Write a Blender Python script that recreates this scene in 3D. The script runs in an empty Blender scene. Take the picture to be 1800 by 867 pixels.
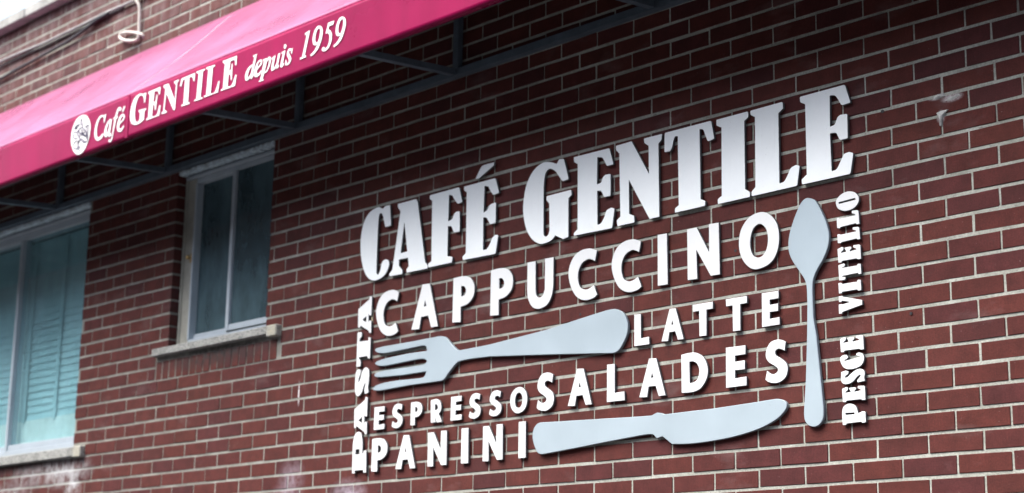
import bpy, bmesh, math, random
from mathutils import Vector, Matrix
from mathutils.geometry import tessellate_polygon
R = math.radians
rng = random.Random(7)
scene = bpy.context.scene
col = scene.collection

# ---------------------------------------------------------------- camera
# wall plane is y = 0, facing -y; x runs along the wall, z is up, ground z = 0
FPX = 3009.002
CR, CU, CF, CP = (Vector(v) for v in ((0.6872183, 0.7262815, 0.0156891), (0.1525446, -0.165388, 0.9743598), (-0.7102543, 0.6672046, 0.224448), (2.655057, -4.5263458, 1.6)))
cd = bpy.data.cameras.new('camera'); cam = bpy.data.objects.new('camera', cd); col.objects.link(cam)
cam.matrix_world = Matrix(((CR.x, CU.x, -CF.x, CP.x), (CR.y, CU.y, -CF.y, CP.y), (CR.z, CU.z, -CF.z, CP.z), (0, 0, 0, 1)))
cd.sensor_fit = 'HORIZONTAL'; cd.sensor_width = 36; cd.lens = FPX / 1800 * 36
cd.clip_start = 0.05; cd.clip_end = 2000
cd.dof.use_dof = True; cd.dof.focus_distance = 5.6; cd.dof.aperture_fstop = 2.6; cd.dof.aperture_blades = 8
scene.camera = cam

# ---------------------------------------------------------------- sky and sun (overcast day)
SUN_EL, SUN_AZ = 62, 206      # azimuth clockwise from +y: the light comes from the street side, a little from the left
world = bpy.data.worlds.new('World'); scene.world = world; world.use_nodes = True
nt = world.node_tree
sky = nt.nodes.new('ShaderNodeTexSky'); sky.sky_type = 'NISHITA'; sky.sun_disc = False
sky.sun_elevation = R(SUN_EL); sky.sun_rotation = R(SUN_AZ); sky.altitude = 0
sky.air_density = 1.2; sky.dust_density = 6.0; sky.ozone_density = 1.0
nt.links.new(sky.outputs[0], nt.nodes['Background'].inputs[0]); nt.nodes['Background'].inputs[1].default_value = 0.10
sd = bpy.data.lights.new('sun', 'SUN'); sun = bpy.data.objects.new('sun', sd); col.objects.link(sun)
sd.energy = 1.5; sd.angle = R(50); sd.color = (1.0, 0.985, 0.965)
_d = Vector((math.sin(R(SUN_AZ)) * math.cos(R(SUN_EL)), math.cos(R(SUN_AZ)) * math.cos(R(SUN_EL)), math.sin(R(SUN_EL))))
sun.rotation_euler = (-_d).to_track_quat('-Z', 'Y').to_euler(); sun.location = _d * 30
scene.view_settings.view_transform = 'Standard'; scene.view_settings.look = 'None'
scene.view_settings.gamma = 1; scene.view_settings.use_curve_mapping = False
scene.view_settings.exposure = 2.3

# ---------------------------------------------------------------- measured outlines, millimetres on the wall (x, z, corner)
# corner: 0 sharp, -1 point on a smooth curve, >0 rounded corner of that radius
BIG=[('C',[(0,[(-2919,3421.8,4.2),(-2908,3329.1,5.6),(-2947.5,3328.7,5.6),(-2966.3,3382.3,-1),(-2980,3396.6,-1),(-2990.5,3391.3,-1),(-2995.5,3362.6,-1),(-2997.9,3285.9,-1),(-2998.1,3188.2,-1),(-2996.2,3132.3,-1),(-2985.1,3125.2,-1),(-2973,3139.4,-1),(-2963.9,3169.2,-1),(-2953.8,3181.5,-1),(-2932.6,3183.9,-1),(-2914,3172.1,-1),(-2914,3151.4,-1),(-2929.7,3126.2,-1),(-2962.8,3106.8,-1),(-3005.3,3101.8,-1),(-3043.8,3113.5,-1),(-3078.3,3147.7,-1),(-3103.4,3204,-1),(-3114.8,3269.2,-1),(-3110.7,3332.3,-1),(-3091.4,3382.3,-1),(-3054.8,3415.1,-1),(-3001,3426.3,-1),(-2967.9,3414.2,0),(-2951.2,3423.9,3.5)])]),
('A',[(0,[(-2866.8,3417.5,4.2),(-2744.8,3418.1,5.6),(-2733.7,3401,0),(-2675.5,3133,0),(-2658.8,3118.4,2.7),(-2658.2,3103.5,3.4),(-2794.7,3105.2,5.5),(-2797.4,3118.5,3.4),(-2781.5,3131.8,0),(-2787.3,3168.8,0),(-2847.7,3170.4,0),(-2846.3,3141.4,0),(-2823.5,3122.3,3.4),(-2822.6,3103.8,4.1),(-2909.6,3106.1,5.5),(-2908.1,3118.2,3.5),(-2889.8,3132,0),(-2847.3,3382.8,0),(-2863.9,3399.6,3.5)]),
 (0,[(-2818.7,3331.6,0),(-2793.8,3197.1,0),(-2837.4,3196.9,0)])]),
('F',[(0,[(-2656.9,3418.2,4.8),(-2470.9,3419.7,6.8),(-2449.2,3352.2,5.4),(-2478.3,3349.3,6.7),(-2501.7,3374.9,-1),(-2512,3390.2,-1),(-2534,3397.5,0),(-2534.9,3285.3,0),(-2510.5,3291.9,-1),(-2500.4,3309.6,-1),(-2487.9,3317.5,2.7),(-2464.5,3316.1,4.7),(-2461.6,3229.8,5.3),(-2498.6,3231.2,5.4),(-2507,3248.6,-1),(-2517.3,3260.9,-1),(-2536.1,3264.1,0),(-2534.4,3137.1,0),(-2502.8,3129.6,4),(-2505.9,3106.3,4),(-2656.3,3107.3,5.4),(-2655,3123.2,4.1),(-2635.3,3132.3,0),(-2640.6,3391.4,0),(-2656.2,3402.4,3.4)])]),
('É',[(0,[(-2441.6,3416.4,4),(-2251.2,3417.6,6.6),(-2228.1,3351,5.3),(-2263.4,3348.2,6.6),(-2284.8,3375.7,-1),(-2294.5,3389.4,-1),(-2316.4,3396,0),(-2318,3284.9,0),(-2297.5,3292.6,-1),(-2284.8,3308.7,-1),(-2271.8,3314.3,2.6),(-2245.8,3314.9,4.6),(-2245.4,3230.2,5.2),(-2278.9,3229.3,5.2),(-2290.6,3247.6,-1),(-2300.3,3260.3,-1),(-2319.3,3265.5,0),(-2317.3,3130,0),(-2294.8,3131.1,-1),(-2276.7,3150.9,-1),(-2263.3,3171.5,-1),(-2246.9,3181.8,5.2),(-2228.3,3176.8,3.9),(-2243,3102.4,5.2),(-2439.1,3106.2,5.3),(-2441.5,3121,4),(-2421.7,3133.1,0),(-2424.3,3389.8,0),(-2440.1,3399.3,3.4)]),(1,[(-2260.5,3485.3,4),(-2262,3472.4,4),(-2350.8,3434.2,2.7),(-2371.9,3436.9,2),(-2337.8,3480.4,-1),(-2314.3,3485.8,-1)])]),
('G',[(0,[(-1887.6,3425.4,4.2),(-1862.4,3421.5,4.2),(-1834.9,3334.8,4.2),(-1868.4,3332.1,5.3),(-1884.4,3350.9,-1),(-1908.6,3380.3,-1),(-1934.2,3395.2,-1),(-1954.6,3391.7,-1),(-1966.7,3372.7,-1),(-1972.6,3331.3,0),(-1970.2,3141.2,-1),(-1965.7,3131,-1),(-1955.5,3127.3,-1),(-1943.3,3134.2,-1),(-1937.7,3149,0),(-1940.9,3256.9,0),(-1956.4,3272.9,3.2),(-1955.9,3288.6,3.2),(-1821.6,3290.6,4.2),(-1817.8,3269.1,3.1),(-1835.4,3259.2,0),(-1834.4,3106.3,2.1),(-1861.9,3101.9,2.1),(-1905,3122.8,0),(-1926.3,3108,-1),(-1958.7,3101.7,-1),(-1991.5,3103.8,-1),(-2032.2,3127.6,-1),(-2066.4,3172.7,-1),(-2084.8,3234.2,-1),(-2085.9,3287.8,-1),(-2070,3354.6,-1),(-2033.7,3404.1,-1),(-1986,3427.1,-1),(-1942,3423.8,-1),(-1901.8,3409.1,0)])]),
('E',[(0,[(-1808.8,3417.3,3.2),(-1620,3416.1,6.2),(-1598.7,3348.3,4.1),(-1632.6,3347.7,5.1),(-1648.4,3374.4,-1),(-1658.7,3386.7,-1),(-1682.8,3392.5,0),(-1684.2,3286.1,0),(-1663.7,3290,-1),(-1652.8,3308.4,-1),(-1641.3,3315.5,2.6),(-1613.4,3313.8,4.1),(-1613.1,3228.7,4.1),(-1647.7,3229.8,5.1),(-1656.6,3247.7,-1),(-1664.9,3256.9,-1),(-1682.7,3260.1,0),(-1680.5,3128.6,0),(-1664.1,3131,-1),(-1647.3,3149.4,-1),(-1633.8,3175,-1),(-1611.6,3182.8,4.1),(-1592.8,3176.5,3.5),(-1604.6,3102.9,5),(-1804.8,3105.6,4.1),(-1804.9,3116.9,3.1),(-1784.8,3129,0),(-1787.3,3385.9,0),(-1806.5,3397.4,3.2)])]),
('N',[(0,[(-1587.4,3417.8,4.1),(-1506.4,3419.7,3.1),(-1420.1,3277.2,0),(-1421.8,3385.3,0),(-1443.2,3399.7,4),(-1444.5,3417.6,3),(-1355.1,3416.8,3),(-1357.8,3394.8,3),(-1373.3,3383,0),(-1369.5,3106.3,1.5),(-1417.4,3105.6,1.5),(-1520.3,3273.5,0),(-1518.3,3142.6,0),(-1494,3130.9,3),(-1492,3105.7,3),(-1577.8,3105,4),(-1581.9,3128.3,3),(-1563.3,3140.2,0),(-1569.1,3384.4,0),(-1585.3,3400.4,3.1)])]),
('T',[(0,[(-1342.6,3417.7,5),(-1122.1,3417.5,6.1),(-1107.9,3347.6,4.8),(-1138.3,3342.9,6.1),(-1150.9,3371.7,-1),(-1159.8,3391.9,-1),(-1175.9,3397.1,0),(-1173.5,3138,0),(-1152.4,3127,3.6),(-1154.2,3109.3,3.6),(-1294.9,3108.4,3.6),(-1294.8,3124.8,3.6),(-1276.7,3133.8,0),(-1279.4,3392.2,0),(-1292.7,3393.1,-1),(-1300.8,3378,-1),(-1307.2,3354.5,-1),(-1316.8,3342.7,3.7),(-1344.6,3344.6,5)])]),
('I',[(0,[(-1097.9,3415.4,3.6),(-954.5,3415.8,4.8),(-953.5,3394.7,3.6),(-972,3384.2,0),(-972.2,3137.4,0),(-950.8,3123.5,3.5),(-951.9,3106.1,3.5),(-1095.6,3105.1,4.7),(-1095.3,3124.1,3.6),(-1077.3,3132.7,0),(-1075,3382,0),(-1098.2,3394.2,3.6)])]),
('L',[(0,[(-945.1,3415.6,4.2),(-803.9,3417.1,4.7),(-801,3392.9,3.5),(-822.4,3379.9,0),(-823.5,3131.1,0),(-803.9,3134.3,-1),(-788.1,3154.4,-1),(-775.1,3175,-1),(-754.2,3182.5,4.6),(-737.1,3176.4,4.6),(-749.3,3108.2,5.7),(-944.7,3106.6,4.7),(-944.3,3124.1,3.5),(-927.5,3136.8,0),(-924.5,3388.4,0),(-943.9,3400.4,3)])]),
('E',[(0,[(-730.5,3418.3,4.6),(-544.5,3419.3,6.8),(-523.8,3351.9,4.5),(-560,3350.3,5.7),(-575.7,3377.8,-1),(-586.6,3390.5,-1),(-606.6,3394.5,0),(-608.6,3286.6,0),(-589.8,3291.2,-1),(-577.9,3312.6,-1),(-567.7,3318.9,2.8),(-538.1,3316.5,4.5),(-539,3231.9,4.5),(-570.6,3231.6,5.6),(-579.9,3250.5,-1),(-586.2,3260.3,-1),(-609.4,3263.4,0),(-606.9,3132.6,0),(-586.9,3136.1,-1),(-569.6,3160.9,-1),(-555.8,3180.7,-1),(-536.1,3185.2,4.5),(-518.7,3177.2,4.4),(-532.2,3108.9,6.6),(-728.7,3108.9,4.5),(-731,3126.5,3.4),(-708.7,3140.6,0),(-708.6,3387.2,0),(-729,3398.7,3.5)])])]
FORK=[(0,[(-2560.4,2806.5,-1),(-2532.5,2798.6,-1),(-2504.3,2775.6,-1),(-2479.7,2754.5,-1),(-2458.8,2739.9,-1),(-2441.8,2735.8,-1),(-2268.5,2738.8,0),(-1954.5,2759.4,0),(-1684.2,2789.7,0),(-1621.6,2795.2,-1),(-1582.1,2792.6,-1),(-1547.5,2774.5,-1),(-1529.1,2744.4,-1),(-1524.1,2719,-1),(-1529.1,2692.9,-1),(-1547.3,2662.1,-1),(-1570.6,2637.9,-1),(-1598.4,2631.5,-1),(-1671.9,2638.3,0),(-1952.9,2663.9,0),(-2267.1,2690.6,0),(-2360.3,2693,-1),(-2433.6,2691.8,-1),(-2457,2687.5,-1),(-2480.2,2672.7,-1),(-2513.2,2646.5,-1),(-2533.1,2628,-1),(-2553.4,2622.3,-1),(-2757,2623.5,0),(-2939.1,2619.2,-1),(-2980.3,2622.6,-1),(-2993.5,2631.4,-1),(-2977.6,2641.8,-1),(-2925.8,2649.2,-1),(-2830.4,2651.2,0),(-2676.2,2646.3,-1),(-2656.8,2653.6,-1),(-2648.4,2670.3,0),(-2795.1,2670.2,0),(-2942,2675.9,-1),(-2975.9,2680.2,-1),(-2987.6,2689.5,-1),(-2973,2697.5,-1),(-2913.7,2702,0),(-2760.4,2699.4,0),(-2671.5,2700.9,-1),(-2649.9,2707.4,-1),(-2646,2713.4,-1),(-2656.1,2721,-1),(-2683.2,2726.2,-1),(-2740.1,2726.2,0),(-2907.3,2721.7,-1),(-2959.6,2726.2,-1),(-2985,2738.9,-1),(-2968.2,2747.2,-1),(-2901.5,2753.9,0),(-2777.5,2757.5,0),(-2647.7,2755.8,0),(-2652.6,2772.6,-1),(-2666.3,2779.7,-1),(-2692.6,2780.3,-1),(-2800.1,2777.8,0),(-2910,2775.8,-1),(-2962.5,2781.5,-1),(-2988,2794.9,-1),(-2980.9,2802.7,-1),(-2926.4,2806.2,0),(-2765.2,2805.5,0),(-2602.2,2807.7,-1)])]
SPOON=[(0,[(-703.6,3058,-1),(-677.3,3044.4,-1),(-652,3002.9,-1),(-632.9,2957.9,-1),(-623.8,2917.2,-1),(-629.6,2879.1,-1),(-648.2,2843,-1),(-675.5,2808.1,-1),(-690.9,2781.1,-1),(-695.7,2757.5,-1),(-696.1,2704.2,-1),(-694.8,2647.5,0),(-684.9,2588.1,0),(-676.2,2491.8,0),(-667.6,2396.4,0),(-663.5,2343.4,-1),(-667.3,2313.3,-1),(-683.9,2295.4,-1),(-705.3,2291.5,-1),(-728.1,2300.3,-1),(-740.9,2321.6,-1),(-741.1,2355.7,-1),(-731.5,2449.8,0),(-722.7,2592.6,0),(-718.8,2688.7,0),(-719.4,2751,-1),(-726.3,2781.3,-1),(-751.9,2819.3,-1),(-777.9,2857.7,-1),(-790.8,2894.4,-1),(-787.8,2938.7,-1),(-768.4,2990.4,-1),(-739.9,3040.5,-1),(-721.5,3056.3,-1)])]
KNIFE=[(0,[(-1975.4,2406.5,-1),(-1924.5,2404.9,0),(-1702.3,2396.6,0),(-1506.1,2389.2,0),(-1409.5,2386.9,-1),(-1396.3,2391.4,-1),(-1381.4,2394.4,-1),(-1362.8,2390.6,-1),(-1348.1,2386,-1),(-1307.5,2386.3,0),(-1124.2,2387.2,0),(-935.2,2393.1,0),(-875.1,2395.7,-1),(-848.8,2395.7,-1),(-826,2389.5,-1),(-812.3,2377.8,-1),(-813,2362.7,-1),(-825.4,2348,-1),(-850.3,2330.4,-1),(-890.2,2313.9,-1),(-943.8,2298.8,-1),(-1039,2283.4,-1),(-1143.3,2275.6,-1),(-1232.2,2273.8,-1),(-1313.8,2277.9,0),(-1357.8,2308.5,0),(-1386.4,2303.3,0),(-1392.9,2310.8,-1),(-1406,2319.3,-1),(-1449.1,2320,-1),(-1622.4,2309.1,0),(-1782.2,2297.3,0),(-1947.9,2286.6,-1),(-1973.3,2287.4,-1),(-1991.4,2298.4,-1),(-2008.1,2326.3,-1),(-2016.4,2356.8,-1),(-2011.3,2383.3,-1),(-1996.6,2400.1,-1)])]
PRINT=[[(0,[(-4386.9,4021,0),(-4396.2,3981.3,0),(-4405.1,3983.2,0),(-4406.8,4006.4,-1),(-4422.6,4015.7,-1),(-4447,4007.1,-1),(-4463,3979,-1),(-4464.6,3947.8,-1),(-4453.5,3919.9,-1),(-4431.2,3917.3,-1),(-4403.7,3929.2,0),(-4394.2,3923.3,0),(-4415.1,3906.1,-1),(-4451,3901.7,-1),(-4479.6,3923.3,-1),(-4486.3,3956.3,-1),(-4475,3997.3,-1),(-4445.4,4022.6,-1),(-4416.2,4022.2,-1),(-4400.8,4016.1,0),(-4395.9,4022.9,0)])],[(0,[(-4330,3982.8,0),(-4335.2,3940.3,-1),(-4339,3914.6,-1),(-4322.5,3914.3,0),(-4328,3901.8,-1),(-4349.2,3899.6,-1),(-4354.6,3913.1,0),(-4371.3,3903,-1),(-4386.7,3910,-1),(-4392.4,3936.6,-1),(-4376.4,3968.5,-1),(-4351.9,3985.6,-1)]),
 (0,[(-4352.1,3975.8,-1),(-4370,3947.6,-1),(-4370,3920.2,-1),(-4357.3,3933.2,-1),(-4349.3,3954.9,-1)])],[(0,[(-4247,4018.6,0),(-4252.5,4006.2,0),(-4263.7,4010.6,0),(-4267.3,4016.4,-1),(-4274.4,4011,-1),(-4284.2,3987.8,0),(-4276.2,3986.1,0),(-4278,3977.9,0),(-4287.9,3977.7,0),(-4306.8,3914.9,-1),(-4316.3,3878,-1),(-4338.3,3870.9,-1),(-4348.2,3880.7,-1),(-4340.2,3885.7,-1),(-4328.7,3879.8,-1),(-4318.9,3898,-1),(-4306.6,3979,0),(-4315.2,3978.9,0),(-4316.2,3986.9,0),(-4303.2,3986.1,0),(-4291,4012.6,-1),(-4276.6,4028.2,-1),(-4258.7,4027,-1)])],[(0,[(-4221.5,3983.9,-1),(-4210.8,3972,-1),(-4221.3,3954.9,-1),(-4254.8,3940.8,-1),(-4253.9,3923.2,-1),(-4237.7,3917.8,-1),(-4216.6,3928.8,0),(-4211.6,3922.7,0),(-4232.6,3905.2,-1),(-4257.4,3905.7,-1),(-4273.3,3919.5,-1),(-4276.9,3947.4,-1),(-4259.6,3978.6,-1),(-4239.6,3987.9,-1)]),
 (0,[(-4227.7,3977.5,-1),(-4244.6,3971.5,-1),(-4253.4,3952.1,-1),(-4232.4,3959.2,-1),(-4221.9,3970.5,-1)])],[(0,[(-4228.7,4024.2,0),(-4212.2,4021.8,0),(-4230.2,3997.4,0),(-4239.5,3998.3,0)])],[(0,[(-4032.4,4048,0),(-4038,4001.1,0),(-4047,4003.1,0),(-4051.4,4026.4,-1),(-4069.3,4042.9,-1),(-4097.2,4041.1,-1),(-4117.5,4009.8,-1),(-4121.8,3965.9,-1),(-4111.5,3928,-1),(-4090.4,3919,-1),(-4077,3927.3,0),(-4077,3960.7,0),(-4089.9,3967.9,0),(-4089.1,3974.5,0),(-4023.2,3970.3,0),(-4025.5,3962.8,0),(-4037.2,3960.9,0),(-4038.5,3919,0),(-4073.1,3908.7,-1),(-4113.3,3909.6,-1),(-4147.4,3924.5,-1),(-4163.6,3957.1,-1),(-4161,4001.4,-1),(-4137.5,4041.2,-1),(-4098.9,4055,-1),(-4070.4,4052.1,-1),(-4053.7,4045.6,0),(-4043.7,4049.2,0)])],[(0,[(-4014.1,4046.9,0),(-3908.3,4048,0),(-3912,4012.7,0),(-3921.5,4014,0),(-3929.7,4031.3,-1),(-3960.2,4038.2,0),(-3965,3984.9,0),(-3948.1,3987.7,-1),(-3939.7,4016.8,0),(-3931.7,4015,0),(-3939.1,3943.9,0),(-3947.1,3945.6,0),(-3952.1,3967.9,-1),(-3966.2,3975,0),(-3968.7,3916,0),(-3928.5,3919.6,-1),(-3910.6,3959.6,0),(-3899.5,3957.1,0),(-3906.5,3910.4,0),(-4017.7,3910.1,0),(-4016.1,3917.3,0),(-4003.1,3920.3,0),(-4000.3,4030.4,0),(-4013,4037.8,0)])],[(0,[(-3885,4048.4,0),(-3842.7,4048.8,0),(-3781.4,3957.1,0),(-3779.1,4026.3,0),(-3795.9,4041.1,0),(-3795.1,4047.4,0),(-3754.9,4047.7,0),(-3758,4041,0),(-3768.9,4037,0),(-3775.3,3908,0),(-3789.3,3911.1,0),(-3857.2,4006.9,0),(-3865.2,3927.7,0),(-3843.2,3916.4,0),(-3844.8,3910.2,0),(-3888.9,3912.3,0),(-3887.4,3919.4,0),(-3874.7,3923.2,0),(-3867.4,4029,0),(-3884,4039.4,0)])],[(0,[(-3735.8,4046.7,0),(-3626.3,4047.9,0),(-3626,4009,0),(-3635.2,4012,0),(-3644.6,4031.5,-1),(-3669.8,4038.7,0),(-3668.3,3917.7,0),(-3653.4,3917.4,0),(-3656.5,3910.7,0),(-3723.7,3912.7,0),(-3722.2,3919.7,0),(-3707.2,3919.8,0),(-3705.5,4037,0),(-3721.8,4035.6,-1),(-3734.2,4010.2,0),(-3745.7,4012.9,0)])],[(0,[(-3614.2,4051.4,0),(-3545.8,4048.1,0),(-3547.4,4042.1,0),(-3561.1,4041,0),(-3569.4,3921.2,0),(-3550.6,3914.9,0),(-3553.9,3911.4,0),(-3619.8,3913.3,0),(-3618.3,3919.4,0),(-3603.7,3920.4,0),(-3595.7,4036.3,0),(-3615,4045.2,0)])],[(0,[(-3535.3,4052,0),(-3466.4,4048.3,0),(-3469.3,4041.4,0),(-3483.5,4039.7,0),(-3489.8,3920.2,0),(-3457.7,3921.4,-1),(-3433.4,3964.3,0),(-3424,3963,0),(-3432.1,3913.5,0),(-3543.3,3914.1,0),(-3540.4,3921.1,0),(-3526,3922.1,0),(-3519.4,4037.5,0),(-3536.1,4045.8,0)])],[(0,[(-3406.1,4050.8,0),(-3299.4,4049.3,0),(-3300.4,4006.4,0),(-3309.7,4008.6,0),(-3316.1,4033.2,-1),(-3347,4035.7,0),(-3354.9,3992.2,0),(-3341.2,3995.2,-1),(-3336.6,4021.4,0),(-3329.5,4019.7,0),(-3329.6,3945.2,0),(-3336.8,3948.2,0),(-3342.5,3971.7,-1),(-3355.6,3977.7,0),(-3358.9,3921.9,0),(-3327.6,3923.1,-1),(-3303.5,3963.3,0),(-3294.2,3960.3,0),(-3302.4,3913.1,0),(-3410.9,3914.1,0),(-3409.4,3920.9,0),(-3395.4,3921.9,0),(-3390.4,4034.3,0),(-3406.9,4043.3,0)])],[(0,[(-3177,4018.9,0),(-3148.2,4020.4,0),(-3170.5,3937,-1),(-3164.7,3931.2,0),(-3172.5,3921.3,-1),(-3184,3915.2,-1),(-3188.3,3925,0),(-3201.3,3919.2,-1),(-3215.6,3915.8,-1),(-3227.1,3925.2,-1),(-3228,3946.1,-1),(-3213,3969.1,-1),(-3187.1,3979.2,-1),(-3175.1,3979.2,0),(-3166.6,4010.5,0),(-3176.6,4014.1,0)]),
 (0,[(-3181.7,3972,-1),(-3197.8,3962.6,-1),(-3208.1,3941.4,-1),(-3204.6,3928.8,-1),(-3190.8,3937.3,-1),(-3182.5,3953,-1)])],[(0,[(-3118.1,3987.5,-1),(-3105.5,3978.6,-1),(-3111.3,3962.5,-1),(-3138.8,3948.5,-1),(-3142.4,3934.7,-1),(-3132.3,3928,-1),(-3109.3,3938.6,0),(-3106.5,3933.6,0),(-3126.6,3917.9,-1),(-3148.1,3916.4,-1),(-3162.6,3929.2,-1),(-3160.8,3953.8,-1),(-3141.6,3981.5,-1)]),
 (0,[(-3120,3981.5,-1),(-3133.8,3975.2,-1),(-3140.2,3959.1,-1),(-3123.4,3965.4,-1),(-3115.8,3976.7,-1)])],[(0,[(-3101.1,3983.4,0),(-3072.7,3983.8,0),(-3074.5,3977,0),(-3061,3985.3,-1),(-3046.5,3981.8,-1),(-3042.9,3966.4,-1),(-3050.4,3942,-1),(-3069.8,3920.5,-1),(-3087.7,3918.9,0),(-3096.1,3894.7,0),(-3087.9,3892.8,0),(-3089.5,3888.8,0),(-3124.2,3889,0),(-3123.2,3893.7,0),(-3115.2,3894.8,0),(-3093.3,3975.7,0),(-3099.8,3978.7,0)]),
 (0,[(-3060,3973.5,-1),(-3073.2,3962.1,-1),(-3083.1,3926.6,-1),(-3068.4,3931.8,-1),(-3058.3,3952.7,-1),(-3056.3,3968.2,-1)])],[(0,[(-3038.8,3974.1,0),(-3010.4,3981.7,0),(-3021.7,3935.2,-1),(-3016.3,3926.7,-1),(-3001.2,3941.8,0),(-2991.7,3981.5,0),(-2976.5,3983.6,0),(-2990,3930.5,-1),(-2981.8,3932,0),(-2984.4,3924.2,-1),(-2997.9,3917.9,-1),(-3003.7,3926.5,0),(-3013.3,3918.7,-1),(-3031.9,3916.5,-1),(-3038.2,3924.6,-1),(-3036.2,3941.6,0),(-3028,3968,0),(-3038.4,3968.2,0)])],[(0,[(-2968.5,3982.2,0),(-2941.1,3986.4,0),(-2954.3,3930.6,-1),(-2944.7,3931.7,0),(-2947.3,3923.7,-1),(-2962,3915.7,-1),(-2973,3920.7,-1),(-2971.6,3931.8,0),(-2958.7,3975.5,0),(-2968.1,3976.3,0)])],[(0,[(-2945.5,4013.5,-1),(-2937.1,4007.1,-1),(-2937.3,3997,-1),(-2944.8,3992.5,-1),(-2952.2,3998.7,-1),(-2952.6,4009.5,-1)])],[(0,[(-2889.1,3985.1,0),(-2893.9,3957.6,0),(-2898.7,3960.2,0),(-2901.9,3972.4,-1),(-2911.5,3977.7,-1),(-2915.5,3970,-1),(-2905,3953.1,-1),(-2897.2,3939.7,-1),(-2902.8,3923.9,-1),(-2920.5,3915.3,-1),(-2934.6,3920.1,0),(-2938.9,3915.4,0),(-2936.4,3943.5,0),(-2931.6,3940.9,0),(-2925.9,3926.6,-1),(-2916.6,3924.4,-1),(-2912.8,3934.9,-1),(-2925.8,3955.3,-1),(-2929.3,3970.6,-1),(-2918.9,3985.3,-1),(-2902.8,3984.2,-1),(-2894.7,3980.7,0)])],[(0,[(-2807.9,4026.2,0),(-2774.8,4032.5,0),(-2776.5,4021.4,0),(-2803.4,3928,0),(-2792.5,3926.9,0),(-2794.4,3919.6,0),(-2835.8,3918.7,0),(-2834.4,3926.2,0),(-2821.6,3927.1,0),(-2795,4018.2,0),(-2806.3,4018,0)])],[(0,[(-2705.5,4032.2,-1),(-2688.9,4016.1,-1),(-2687.8,3984.8,-1),(-2709,3940.5,-1),(-2736.8,3921,-1),(-2760.7,3914.5,0),(-2765.1,3921.8,0),(-2737.8,3935.2,-1),(-2717.5,3958.1,0),(-2734.3,3955.5,-1),(-2749.6,3966.2,-1),(-2753.9,3992.2,-1),(-2743.6,4020.8,-1),(-2725.1,4034.8,-1)]),
 (0,[(-2709.7,4023,-1),(-2724,4018.9,-1),(-2734.7,3996.7,-1),(-2732.9,3971.3,-1),(-2720.4,3965.1,-1),(-2709.3,3980.9,-1),(-2703.8,4007.5,-1)])],[(0,[(-2652.4,4031.5,0),(-2613.3,4031.2,0),(-2617,4015.5,0),(-2644.2,4015.5,0),(-2649.6,4002.9,0),(-2635.7,3994.7,-1),(-2623.9,3974.8,-1),(-2625.5,3947.5,-1),(-2640.6,3923.6,-1),(-2663.9,3914,-1),(-2683.4,3918.8,-1),(-2687.5,3929,-1),(-2677.3,3935.1,-1),(-2664.7,3926.5,-1),(-2654.3,3928.5,-1),(-2642.1,3945.5,-1),(-2639.8,3969.6,-1),(-2649.5,3985.9,-1),(-2666.4,3988.7,0)])],[(0,[(-2552.8,4031.7,-1),(-2536.8,4015.9,-1),(-2535.9,3985.1,-1),(-2556.6,3941.5,-1),(-2583.7,3922.3,-1),(-2606.9,3915.8,0),(-2611.1,3923,0),(-2584.5,3936.3,-1),(-2564.8,3958.8,0),(-2581.1,3956.2,-1),(-2595.9,3966.7,-1),(-2599.9,3992.3,-1),(-2589.8,4020.5,-1),(-2571.8,4034.3,-1)]),
 (0,[(-2556.9,4022.7,-1),(-2570.8,4018.6,-1),(-2581.2,3996.8,-1),(-2579.7,3971.8,-1),(-2567.5,3965.7,-1),(-2556.7,3981.3,-1),(-2551.3,4007.4,-1)])]]
OVAL=[(0,[(-4603.3,4063.9,-1),(-4558.9,4041.1,-1),(-4528.4,3992.8,-1),(-4536.1,3931,-1),(-4573.6,3879.2,-1),(-4628.1,3867.1,-1),(-4677.4,3894,-1),(-4710.8,3950.8,-1),(-4706.3,4014.3,-1),(-4666.8,4058.3,-1)])]
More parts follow.
